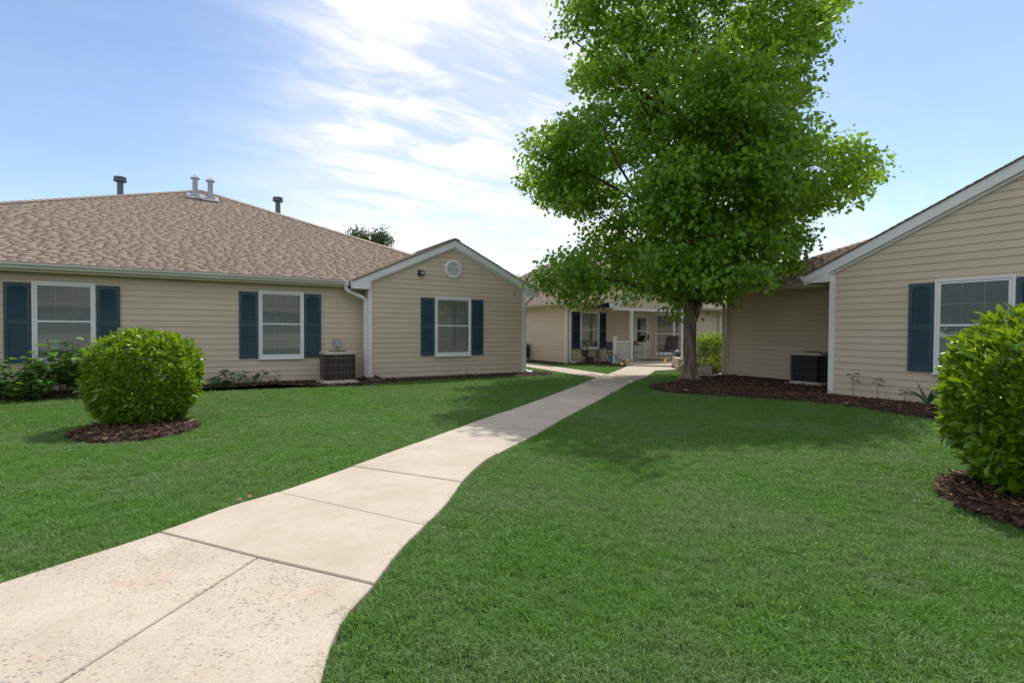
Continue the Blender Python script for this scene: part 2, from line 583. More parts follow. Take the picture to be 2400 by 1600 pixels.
def leaves(name, P, D, Nn, S, outline, tone, fold=0.12, droop=0.12):
    """one mesh of folded two-sided leaves: P base, D along, Nn normal, S length"""
    n = len(P)
    D = unit(D)
    Nn = unit(Nn - D * np.sum(Nn * D, 1, keepdims=True))
    B = np.cross(D, Nn)
    k = len(outline)
    cols = [(0, 0, 0.0), (0.5, 0, -0.0), (1, 0, -droop)]
    for u, v in outline:
        cols.append((u, v, fold * v * 2 - droop * u * u))
    for u, v in outline:
        cols.append((u, -v, fold * v * 2 - droop * u * u))
    C = np.array(cols)
    V = (P[:, None, :] + S[:, None, None] * (C[None, :, 0:1] * D[:, None, :] + C[None, :, 1:2] * B[:, None, :] + C[None, :, 2:3] * Nn[:, None, :]))
    m = len(cols)
    fa = [0] + [3 + i for i in range(k)] + [2, 1]
    fb = [0, 1, 2] + [3 + k + i for i in range(k - 1, -1, -1)]
    base = (np.arange(n) * m)[:, None]
    loops = np.concatenate([base + np.array(fa)[None], base + np.array(fb)[None]], 1).ravel()
    L = k + 3
    starts = np.arange(2 * n) * L
    return raw_mesh(name, V.reshape(-1, 3), loops, starts, np.repeat(tone, 2))


def inpoly(X, Y, poly):
    res = np.zeros(len(X), bool)
    n = len(poly)
    for i in range(n):
        x1, y1 = poly[i][:2]
        x2, y2 = poly[(i + 1) % n][:2]
        if y1 == y2:
            continue
        c = ((y1 > Y) != (y2 > Y)) & (X < (x2 - x1) * (Y - y1) / (y2 - y1) + x1)
        res ^= c
    return res


def area2(poly):
    return sum(poly[i][0] * poly[(i + 1) % len(poly)][1] - poly[(i + 1) % len(poly)][0] * poly[i][1] for i in range(len(poly)))


def inset(poly, d):
    if area2(poly) < 0:
        poly = poly[::-1]
    out = []
    n = len(poly)
    for i in range(n):
        p0, p1, p2 = Vector(poly[i - 1][:2]), Vector(poly[i][:2]), Vector(poly[(i + 1) % n][:2])
        a, b = (p1 - p0).normalized(), (p2 - p1).normalized()
        na, nb = Vector((-a.y, a.x)), Vector((-b.y, b.x))
        k = 1 + na.dot(nb)
        m = (na + nb) / max(k, 0.4)
        out.append(tuple(p1 + m * d))
    return out


# ------------------------------------------------------------------ ground, paths, beds
g = MB()
g.poly([(-300, -300, -0.03), (300, -300, -0.03), (300, 300, -0.03), (-300, 300, -0.03)])
tag(g.build('ground', M['turf']), kind='structure')

PL = [(-2.60, 2.36), (-0.84, 3.41), (-0.22, 3.78), (0.17, 4.08), (0.50, 4.26), (1.18, 4.74), (2.02, 5.37), (3.01, 6.10), (4.04, 6.82),
      (5.44, 7.83), (6.79, 8.84), (8.00, 9.76), (9.20, 10.64), (10.34, 11.48), (11.90, 12.66), (13.35, 13.80)]
PR = [(0.05, 1.00), (0.36, 1.88), (0.51, 2.22), (0.72, 2.47), (0.95, 2.77), (1.22, 3.06), (1.55, 3.42), (1.83, 3.79), (2.23, 4.22), (2.56, 4.49),
      (3.57, 5.20), (4.65, 6.02), (6.05, 7.03), (7.35, 7.98), (8.50, 8.83), (9.65, 9.62), (10.75, 10.33), (12.55, 11.72), (13.62, 11.75), (14.35, 12.65)]


def flowing(pts, last, n=4):
    """smooth the outline through its first points (Catmull-Rom); returns the dense line and the index of each original point"""
    out, idx = [], []
    P = [Vector(p) for p in pts]
    for i, p in enumerate(P):
        idx.append(len(out))
        out.append(tuple(p))
        if i + 1 < len(P) and i < last:
            p0, p1, p2, p3 = P[max(i - 1, 0)], p, P[i + 1], P[min(i + 2, len(P) - 1)]
            for k in range(1, n):
                t = k / n
                q = 0.5 * ((2 * p1) + (p2 - p0) * t + (2 * p0 - 5 * p1 + 4 * p2 - p3) * t * t + (3 * p1 - p0 - 3 * p2 + p3) * t ** 3)
                out.append(tuple(q))
    return out, idx


PLd, LI = flowing(PL, 14)
PRd, RI = flowing(PR, 16)
path_poly = PLd + PRd[::-1]
JOINTS = [(2, 3), (4, 5), (5, 7), (6, 9), (7, 10), (8, 11), (9, 12), (10, 13), (11, 14), (12, 15), (13, 16), (14, 17), (15, 19)]
MID = [(0.26, 3.09), (-0.42, 2.35), (-1.55, 1.10)]
SLABS = [PLd[:LI[2] + 1] + MID, [MID[0]] + PRd[:RI[3] + 1][::-1] + [(-0.9, 0.4), MID[2], MID[1]]]
for (l0, q0), (l1, q1) in zip(JOINTS, JOINTS[1:]):
    poly = PLd[LI[l0]:LI[l1] + 1] + PRd[RI[q0]:RI[q1] + 1][::-1]
    SLABS.append(poly + ([MID[0]] if l0 == 2 else []))
pb = MB()
pp = inset([(p[0], p[1]) for p in path_poly], 0.03)
pb.poly([(x, y, -0.022) for x, y in pp])
path = tag(pb.build('path', M['soil']), kind='structure')


def slab_mesh(poly, top, mat, parent, gap=0.006, name='slab'):
    a = inset(poly, gap)
    b = inset(poly, gap + 0.005)
    n = len(a)
    mb = MB()
    v = [(x, y, -0.05) for x, y in a] + [(x, y, top - 0.006) for x, y in a] + [(x, y, top) for x, y in b]
    mb.v = v
    for i in range(n):
        j = (i + 1) % n
        mb.f.append((i, j, n + j, n + i))
        mb.f.append((n + i, n + j, 2 * n + j, 2 * n + i))
    mb.f.append(tuple(2 * n + i for i in range(n)))
    return mb.build(name, mat, parent)


tops = [0.012, 0.010, 0.016, 0.013, 0.017, 0.013, 0.019, 0.014, 0.018, 0.014, 0.02, 0.016, 0.019, 0.02]
for i, s in enumerate(SLABS):
    slab_mesh(s, tops[i], M['aggregate'] if i in (0, 1, 6) else M['concrete'], path, 0.004)

side_poly = [(9.28, 10.95), (10.30, 11.50), (10.89, 15.96), (11.25, 18.6), (10.2, 18.6), (9.84, 15.19)]
side_poly = [(9.20, 10.66), (10.32, 11.50), (11.05, 16.0), (11.35, 20.5), (10.25, 20.5), (9.86, 15.3)]
sp = MB()
sp.poly([(x, y, -0.02) for x, y in inset(side_poly, 0.02)])
side = tag(sp.build('side_path', M['soil']), kind='structure')
lf = [(9.20, 10.66), (9.50, 12.80), (9.86, 15.3), (10.05, 17.8), (10.25, 20.5)]
rt = [(10.32, 11.50), (10.62, 13.40), (11.05, 16.0), (11.2, 18.2), (11.35, 20.5)]
for i in range(4):
    slab_mesh([lf[i], rt[i], rt[i + 1], lf[i + 1]], 0.012 + 0.003 * (i % 2), M['concrete'], side)

porch_poly = [(13.35, 13.80), (14.35, 12.65), (14.9, 12.9), (18.4, 14.4), (18.4, 16.08), (15.55, 16.08), (14.2, 14.95)]
psl = slab_mesh(porch_poly, 0.075, M['concrete'], None, name='porch_slab')
tag(psl, kind='structure')

BEDS = {
    'A': [(-9, 11.9), (-4.2, 11.95), (-2.2, 12.0), (-0.5, 12.2), (1.37, 12.45), (1.9, 12.0), (2.3, 11.75), (3.3, 11.75), (3.9, 12.1), (5.0, 12.2), (7.4, 12.25), (8.0, 12.0),
          (8.8, 12.1), (9.1, 12.7), (8.6, 13.4), (8.2, 13.6), (8.2, 13.3), (-9, 13.3)],
    'tree': [(8.83, 8.45), (8.45, 7.9), (8.37, 7.45), (8.75, 6.7), (9.15, 6.0), (9.38, 5.3), (9.45, 4.76), (9.42, 4.1), (9.31, 3.5), (9.17, 3.0), (9.0, 2.0), (8.9, 0.0), (10.75, 0.0),
             (10.75, 5.5), (12.95, 5.5), (12.95, 9.4), (12.4, 9.35), (11.5, 9.45), (11.15, 9.35), (10.6, 9.15), (10.1, 8.7), (9.4, 8.62)],
    'bushL': [(-0.68 + 0.66 * math.cos(a) * (1.0 + 0.05 * math.sin(3 * a)), 7.74 + 0.66 * math.sin(a)) for a in [i * math.pi / 12 for i in range(24)]],
    'bushR': [(5.47 + 0.98 * math.cos(a), 0.97 + 0.84 * math.sin(a)) for a in [i * math.pi / 12 for i in range(24)]],
    'B': [(12.35, 15.15), (13.05, 14.75), (13.35, 13.85), (14.1, 14.85), (15.5, 15.6), (15.5, 16.1), (12.3, 16.1), (11.2, 16.1), (11.4, 18.6), (12.3, 18.6), (12.3, 15.7)],
    'flower': [(11.5, 9.47), (12.4, 9.37), (12.95, 9.4), (13.2, 9.4), (16.6, 9.4), (16.6, 13.5), (14.9, 12.9), (13.62, 11.5), (12.6, 10.6)],
}
BEDS['B'] = [(12.32, 15.3), (12.75, 15.05), (13.12, 14.55), (13.35, 13.85), (14.15, 14.9), (15.5, 15.9), (15.5, 16.1), (12.3, 16.1)]
bed_wing = [(11.40, 16.05), (12.30, 15.95), (12.3, 21), (11.6, 21)]

# ------------------------------------------------------------------ mulch beds
bed_specs = [('A', 0.035, 230), ('tree', 0.05, 330), ('bushL', 0.06, 850), ('bushR', 0.06, 1300), ('B', 0.03, 160), ('flower', 0.02, 60)]


def bed(poly, h, dens, ring=False):
    bm = bmesh.new()
    vs = [bm.verts.new((x, y, -0.005)) for x, y in poly]
    ins = inset(poly, 0.10)
    vi = [bm.verts.new((x, y, h)) for x, y in ins]
    n = len(poly)
    if area2(poly) < 0:
        vs = vs[::-1]
    for i in range(n):
        j = (i + 1) % n
        bm.faces.new((vs[i], vs[j], vi[j], vi[i]))
    bm.faces.new(vi)
    bmesh.ops.triangulate(bm, faces=bm.faces[:])
    me = bpy.data.meshes.new('mulch_bed')
    bm.to_mesh(me)
    bm.free()
    o = tag(obj('mulch_bed', me, None, M['mulch']), kind='structure')
    P = np.array(poly)
    lo, hi = P.min(0), P.max(0)
    cnt = int((hi[0] - lo[0]) * (hi[1] - lo[1]) * dens)
    X = rng.uniform(lo[0] - 0.03, hi[0] + 0.03, cnt)
    Y = rng.uniform(lo[1] - 0.03, hi[1] + 0.03, cnt)
    ok = inpoly(X, Y, poly)
    ua, va, z = frame_uv(np.stack([X, Y, np.zeros(cnt)], 1))
    ok &= (z > 0.3) & (np.abs(ua) < 0.56)
    X, Y = X[ok], Y[ok]
    n = len(X)
    if n == 0:
        return o
    insd = inpoly(X, Y, ins)
    Z = np.where(insd, h + 0.004, 0.45 * h) + rng.uniform(0, 0.014, n)
    an = rng.uniform(0, 6.283, n)
    til = rng.normal(0, 0.28, n)
    D = np.stack([np.cos(an) * np.cos(til), np.sin(an) * np.cos(til), np.sin(til)], 1)
    B = np.stack([-np.sin(an), np.cos(an), rng.normal(0, 0.25, n)], 1)
    B = unit(B)
    Nn = unit(np.cross(D, B))
    L = rng.gamma(4, 0.008, n) + 0.012
    W = rng.uniform(0.004, 0.011, n)
    T = rng.uniform(0.002, 0.006, n)
    C = np.stack([X, Y, Z], 1)
    sg = np.array([(-1, -1, -1), (1, -1, -1), (1, 1, -1), (-1, 1, -1), (-1, -0.7, 1), (1, -0.8, 1), (1, 0.6, 1), (-1, 0.8, 1)], float)
    V = C[:, None] + sg[None, :, 0:1] * (L[:, None, None] * D[:, None]) + sg[None, :, 1:2] * (W[:, None, None] * B[:, None]) + sg[None, :, 2:3] * (T[:, None, None] * Nn[:, None])
    fs = [(4, 5, 6, 7), (0, 1, 5, 4), (1, 2, 6, 5), (2, 3, 7, 6), (3, 0, 4, 7)]
    loops = ((np.arange(n) * 8)[:, None, None] + np.array(fs)[None]).ravel()
    tone = np.repeat(np.clip(rng.beta(1.3, 2.2, n) + (rng.random(n) < 0.05) * 0.4, 0, 1), 5)
    me = raw_mesh('bark_chips', V.reshape(-1, 3), loops, np.arange(n * 5) * 4, tone)
    tag(obj('bark_chips', me, o, M['chip']), kind='stuff')
    return o


for key, h, dens in bed_specs:
    bed(BEDS[key], h, dens)
bed(bed_wing, 0.02, 80)

# ------------------------------------------------------------------ lawn grass
HOUSE_FOOT = [[(-40, 13.2), (3.6, 13.2), (3.6, 12.75), (8.22, 12.75), (8.22, 40), (-40, 40)],
              [(10.7, -30), (10.7, 5.45), (12.9, 5.45), (12.9, 9.35), (40, 9.35), (40, -30)],
              [(12.28, 16.05), (40, 16.05), (40, 40), (12.28, 40)]]


def make_tuft(name, blades, spread, hgt, wid, seed):
    rr = np.random.default_rng(seed)
    V, F = [], []
    for i in range(blades):
        a, rad = rr.uniform(0, 6.283), spread * math.sqrt(rr.uniform(0, 1))
        x, y = rad * math.cos(a), rad * math.sin(a)
        h = hgt * rr.uniform(0.55, 1.15)
        la = rr.uniform(0, 6.283)
        lean = h * rr.uniform(0.15, 0.95)
        w = wid * rr.uniform(0.7, 1.3)
        px, py = -math.sin(la + rr.normal(0, 0.5)) * w / 2, math.cos(la + rr.normal(0, 0.5)) * w / 2
        b = len(V)
        for t, ws in ((0, 0.8), (0.5, 1.0)):
            ox, oy, oz = x + math.cos(la) * lean * t * t, y + math.sin(la) * lean * t * t, h * t * (1 - 0.12 * t)
            V.append((ox - px * ws, oy - py * ws, oz))
            V.append((ox + px * ws, oy + py * ws, oz))
        V.append((x + math.cos(la) * lean, y + math.sin(la) * lean, h * (0.88 - 0.25 * lean / h)))
        F.append((b, b + 1, b + 3, b + 2))
        F.append((b + 2, b + 3, b + 4))
    me = bpy.data.meshes.new(name)
    me.from_pydata(V, [], F)
    me.materials.append(M['grass'])
    return bpy.data.objects.new(name, me)


tuft_near = bpy.data.collections.new('tuft_near')
tuft_far = bpy.data.collections.new('tuft_far')
for i in range(5):
    tuft_near.objects.link(make_tuft('tuft_a%d' % i, 30, 0.042, 0.044, 0.0027, 100 + i))
for i in range(4):
    tuft_far.objects.link(make_tuft('tuft_b%d' % i, 24, 0.075, 0.050, 0.0062, 200 + i))


def scatter_group(collection):
    ng = bpy.data.node_groups.new('scatter_' + collection.name, 'GeometryNodeTree')
    ng.interface.new_socket('Geometry', in_out='INPUT', socket_type='NodeSocketGeometry')
    ng.interface.new_socket('Geometry', in_out='OUTPUT', socket_type='NodeSocketGeometry')
    gi, go = ng.nodes.new('NodeGroupInput'), ng.nodes.new('NodeGroupOutput')
    ci = ng.nodes.new('GeometryNodeCollectionInfo')
    ci.inputs[0].default_value = collection
    ci.inputs[1].default_value = True
    ci.inputs[2].default_value = True
    ip = ng.nodes.new('GeometryNodeInstanceOnPoints')
    ip.inputs['Pick Instance'].default_value = True

    def attr(nm, ty):
        a = ng.nodes.new('GeometryNodeInputNamedAttribute')
        a.data_type = ty
        a.inputs[0].default_value = nm
        return a.outputs[0]
    L = ng.links.new
    L(gi.outputs[0], ip.inputs['Points'])
    L(ci.outputs[0], ip.inputs['Instance'])
    L(attr('pick', 'INT'), ip.inputs['Instance Index'])
    L(attr('rot', 'FLOAT_VECTOR'), ip.inputs['Rotation'])
    L(attr('scl', 'FLOAT_VECTOR'), ip.inputs['Scale'])
    L(ip.outputs[0], go.inputs[0])
    return ng


def point_cloud(name, P, rot, scl, npick, collection):
    me = bpy.data.meshes.new(name)
    n = len(P)
    me.vertices.add(n)
    me.vertices.foreach_set('co', np.ascontiguousarray(P, np.float32).ravel())
    a = me.attributes.new('pick', 'INT', 'POINT')
    a.data.foreach_set('value', rng.integers(0, npick, n).astype(np.int32))
    a = me.attributes.new('rot', 'FLOAT_VECTOR', 'POINT')
    a.data.foreach_set('vector', np.ascontiguousarray(rot, np.float32).ravel())
    a = me.attributes.new('scl', 'FLOAT_VECTOR', 'POINT')
    a.data.foreach_set('vector', np.ascontiguousarray(scl, np.float32).ravel())
    o = obj(name, me)
    md = o.modifiers.new('scatter', 'NODES')
    md.node_group = scatter_group(collection)
    return tag(o, kind='stuff')


def lawn_points(dens, dmin, dmax, edge):
    X0, X1, Y0, Y1 = -12, 16, -3, 21
    n = int((X1 - X0) * (Y1 - Y0) * dens)
    X, Y = rng.uniform(X0, X1, n), rng.uniform(Y0, Y1, n)
    ua, va, z = frame_uv(np.stack([X, Y, np.full(n, 0.03)], 1))
    d = np.hypot(X, Y)
    ok = (z > 0.5) & (np.abs(ua) < 0.55) & (va > -0.40) & (d >= dmin) & (d < dmax)
    X, Y = X[ok], Y[ok]
    ok = np.ones(len(X), bool)
    wob = 0.02
    jx, jy = rng.normal(0, wob, len(X)), rng.normal(0, wob, len(X))
    for poly in [path_poly, side_poly, porch_poly, bed_wing] + [BEDS[k] for k in BEDS] + HOUSE_FOOT:
        ok &= ~inpoly(X + jx, Y + jy, poly)
    return X[ok], Y[ok]


for name, dens, dmin, dmax, coll, npick, s0 in (('lawn_grass', 1500, 0, 4.6, tuft_near, 5, 1.0), ('lawn_grass', 950, 4.6, 8.0, tuft_near, 5, 1.15),
                                               ('lawn_grass', 420, 8.0, 26, tuft_far, 4, 1.0)):
    X, Y = lawn_points(dens, dmin, dmax, 0)
    n = len(X)
    big = np.array([mnoise.noise(Vector((x * 0.9, y * 0.9, 3.0))) + 0.6 * mnoise.noise(Vector((x * 3.1, y * 3.1, 7.0))) for x, y in zip(X, Y)])
    s = s0 * rng.uniform(0.75, 1.2, n) * (1 + 0.28 * big)
    rot = np.stack([rng.normal(0, 0.18, n), rng.normal(0, 0.18, n), rng.uniform(0, 6.283, n)], 1)
    scl = np.stack([s, s, s * rng.uniform(0.8, 1.2, n)], 1)
    point_cloud(name, np.stack([X, Y, np.full(n, -0.028)], 1), rot, scl, npick, coll)

# ------------------------------------------------------------------ building helpers
COURSE = 0.127


def wall_frame(origin, facing):
    """local x runs left to right as seen from outside, local -y points outwards"""
    rot = {'-Y': 0, '-X': -90, '+Y': 180, '+X': 90}[facing]
    return Matrix.Translation(Vector(origin)) @ Matrix.Rotation(R(rot), 4, 'Z')


def siding(house, fr, z0, z1, span, name='wall', back=0.12, outline=None, detail=True):
    """a wall body with one clapboard object per course; span(z) gives the left and right end"""
    mb = MB()
    if outline is None:
        a, b = span(z0), span(z1)
        outline = [(a[0], z0), (a[1], z0), (b[1], z1), (b[0], z1)]
    mb.prism([(x, 0.0, z) for x, z in outline], (0, back, 0))
    w = mb.build(name, M['siding'], house, fr)
    z = z0
    cache = {}
    while detail and z < z1 - 0.01:
        zt = min(z + COURSE, z1)
        (a0, b0), (a1, b1) = span(z), span(zt)
        if b1 - a1 < 0.05:
            mid = (a0 + b0) / 2
            a1, b1 = mid - 0.02, mid + 0.02
        if b0 - a0 < 0.1:
            break
        ends = [(a0, b0, a1, b1, 0.0)]
        if min(b0, b1) - max(a0, a1) > 4.2:
            cut = max(a0, a1) + (min(b0, b1) - max(a0, a1)) * (0.36, 0.61, 0.47, 0.72)[int(round((z - z0) / COURSE)) // 2 % 4]
            ends = [(a0, cut + 0.025, a1, cut + 0.025, 0.0), (cut, b0, cut, b1, -0.0016)]
        for c0, d0, c1, d1, yo in ends:
            key = (round(d0 - c0, 3), round(c1 - c0, 3), round(d1 - d0, 3), round(zt - z, 3))
            if key not in cache:
                hh = zt - z + 0.004
                c = MB()
                l0, r0_, l1, r1 = 0.0, d0 - c0, c1 - c0, d1 - c0
                prof = [(-0.002, 0.0), (-0.013, 0.0), (-0.018, 0.004), (-0.0165, 0.014), (-0.004, hh), (-0.002, hh)]
                n = len(c.v)
                for (y, zz) in prof:
                    c.v.append((l0 + (l1 - l0) * zz / hh, y, zz))
                for (y, zz) in prof:
                    c.v.append((r0_ + (r1 - r0_) * zz / hh, y, zz))
                k = len(prof)
                for i in range(k):
                    j = (i + 1) % k
                    c.f.append((n + i, n + j, n + k + j, n + k + i))
                c.f.append(tuple(range(k - 1, -1, -1)))
                c.f.append(tuple(range(k, 2 * k)))
                cache[key] = c.mesh('siding_plank')
                cache[key].materials.append(M['siding'])
            obj('siding_plank', cache[key], w, None, fr @ Matrix.Translation((c0, yo, z)))
        z += COURSE
    return w


def window(house, fr, x0, x1, z0, z1, back='blind', cols=3, double=False, mat_frame='white', drop=1.0):
    """double-hung window: outer casing, two sashes, glass panes between muntins, blinds behind"""
    w, h = x1 - x0, z1 - z0
    F = fr @ Matrix.Translation((x0, 0, z0))
    c = 0.038
    mb = MB()
    for a in ((0, c, 0, h), (w - c, w, 0, h), (c, w - c, h - c, h), (c, w - c, 0, c)):
        mb.box(a[0], a[1], -0.066, 0, a[2], a[3])
    mb.box(-0.012, w + 0.012, -0.082, -0.03, -0.028, 0.0)
    win = mb.build('window', M[mat_frame], house, F)
    units = [(c, w - c)] if not double else [(c, w / 2 - 0.03), (w / 2 + 0.03, w - c)]
    if double:
        MB().box(w / 2 - 0.03, w / 2 + 0.03, -0.062, 0, c, h - c).build('mullion', M[mat_frame], win, F)
    zm = h * 0.5
    for (ua, ub) in units:
        for (za, zb, yo) in ((zm, h - c, -0.052), (c, zm + 0.03, -0.058)):
            s = 0.042
            sb = MB()
            yb = yo + 0.022
            low = za == c
            bt = 0.055 if low else 0.035
            tp = 0.030 if low else s
            for a in ((ua, ua + s, za, zb), (ub - s, ub, za, zb), (ua + s, ub - s, zb - tp, zb), (ua + s, ub - s, za, za + bt)):
                sb.box(a[0], a[1], yo, yb, a[2], a[3])
            sb.build('sash', M[mat_frame], win, F)
            gx0, gx1, gz0, gz1 = ua + s, ub - s, za + bt, zb - tp
            cw, ch = (gx1 - gx0) / cols, (gz1 - gz0) / 2
            gy = yo + 0.012
            pm = MB().poly([(0, 0, 0), (cw, 0, 0), (cw, 0, ch), (0, 0, ch)]).mesh('pane')
            pm.materials.append(M['glass'])
            for i in range(cols):
                for j in range(2):
                    obj('pane', pm, win, None, F @ Matrix.Translation((gx0 + i * cw, gy, gz0 + j * ch)))
            for i in range(1, cols):
                MB().box(gx0 + i * cw - 0.008, gx0 + i * cw + 0.008, gy + 0.001, gy + 0.008, gz0, gz1).build('muntin', M[mat_frame], win, F)
            MB().box(gx0, gx1, gy + 0.0015, gy + 0.0075, gz0 + ch - 0.008, gz0 + ch + 0.008).build('muntin', M[mat_frame], win, F)
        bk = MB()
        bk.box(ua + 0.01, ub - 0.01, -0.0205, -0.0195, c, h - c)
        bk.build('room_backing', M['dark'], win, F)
        cb = MB()
        ya = -0.029
        if back == 'blind':
            z = h - c - 0.02
            zend = c + (1 - drop) * h
            while z > zend:
                cb.hexa([(ua + 0.03, ya - 0.004, z - 0.021), (ub - 0.03, ya - 0.004, z - 0.021), (ub - 0.03, ya - 0.003, z - 0.021), (ua + 0.03, ya - 0.003, z - 0.021),
                         (ua + 0.03, ya + 0.003, z), (ub - 0.03, ya + 0.003, z), (ub - 0.03, ya + 0.004, z), (ua + 0.03, ya + 0.004, z)])
                z -= 0.024
            tag(cb.build('blind', M['blind'], win, F), kind='stuff')
        elif back == 'curtain':
            nx = 60
            zt, zb = h - c - 0.01, c + 0.01
            for i in range(nx + 1):
                t = i / nx
                x = ua + 0.02 + (ub - ua - 0.04) * t
                y = ya + 0.004 * math.sin(t * 62) + 0.002 * math.sin(t * 23 + 1)
                cb.v += [(x, y, zb), (x, y, zt)]
            for i in range(nx):
                cb.f.append((2 * i, 2 * i + 2, 2 * i + 3, 2 * i + 1))
            cb.build('curtain', M['curtain'], win, F)
    return win


slat_cache = {}


def shutter(house, fr, x0, x1, z0, z1, mat='shutter', slats=True):
    w, h = x1 - x0, z1 - z0
    F = fr @ Matrix.Translation((x0, -0.018, z0))
    st = 0.058
    zm = h * 0.505
    mb = MB()
    mb.box(0, st, -0.032, 0, 0, h)
    mb.box(w - st, w, -0.032, 0, 0, h)
    mb.box(st, w - st, -0.030, 0, 0, 0.10)
    mb.box(st, w - st, -0.030, 0, zm - 0.045, zm + 0.045)
    n = 8
    for i in range(n):
        xa, xb = st + (w - 2 * st) * i / n, st + (w - 2 * st) * (i + 1) / n
        ar = lambda x: h - 0.105 + 0.045 * (1 - ((x - w / 2) / (w / 2 - st)) ** 2)
        mb.hexa([(xa, -0.030, ar(xa)), (xb, -0.030, ar(xb)), (xb, 0, ar(xb)), (xa, 0, ar(xa)), (xa, -0.030, h), (xb, -0.030, h), (xb, 0, h), (xa, 0, h)])
    mb.box(st, w - st, -0.006, 0, 0.10, h - 0.06)
    s = mb.build('shutter', M[mat], house, F)
    sw = w - 2 * st
    key = (round(sw, 3), mat)
    pitch = 0.0305
    if key not in slat_cache:
        c = MB()
        c.hexa([(0, -0.027, 0), (sw, -0.027, 0), (sw, -0.023, -0.004), (0, -0.023, -0.004), (0, -0.010, 0.026), (sw, -0.010, 0.026), (sw, -0.006, 0.022), (0, -0.006, 0.022)])
        slat_cache[key] = c.mesh('slat')
        slat_cache[key].materials.append(M[mat])
    allm = MB()
    for za, zb in ((0.105, zm - 0.05), (zm + 0.05, h - 0.085)):
        z = za
        while z < zb - 0.012:
            if slats:
                obj('slat', slat_cache[key], s, None, F @ Matrix.Translation((st, 0, z)))
            else:
                allm.hexa([(st, -0.027, z), (w - st, -0.027, z), (w - st, -0.023, z - 0.004), (st, -0.023, z - 0.004), (st, -0.010, z + 0.026), (w - st, -0.010, z + 0.026), (w - st, -0.006, z + 0.022), (st, -0.006, z + 0.022)])
            z += pitch
    if not slats:
        tag(allm.build('louvres', M[mat], s, F), kind='stuff')
    return s


def gutter(house, p0, p1, out, mat='gutter'):
    """K-style gutter from p0 to p1 at its back top edge; out = outward unit vector"""
    p0, p1, o = Vector(p0), Vector(p1), Vector(out)
    prof = [(0.0, 0.0), (0.0, -0.10), (0.065, -0.10), (0.078, -0.075), (0.085, -0.055), (0.108, -0.035), (0.115, -0.022), (0.115, 0.006), (0.100, 0.006), (0.100, -0.012), (0.015, -0.012), (0.015, 0.0)]
    mb = MB()
    mb.prism([p0 + o * a + Vector((0, 0, b)) for a, b in prof], p1 - p0)
    return mb.build('gutter', M[mat], house)


def downspout(house, pts, mat='white', w=0.036):
    mb = MB()
    mb.tube(pts, w, 4, True, 1.0)
    return mb.build('downspout', M[mat], house)


SHINGLES_LEFT = {}


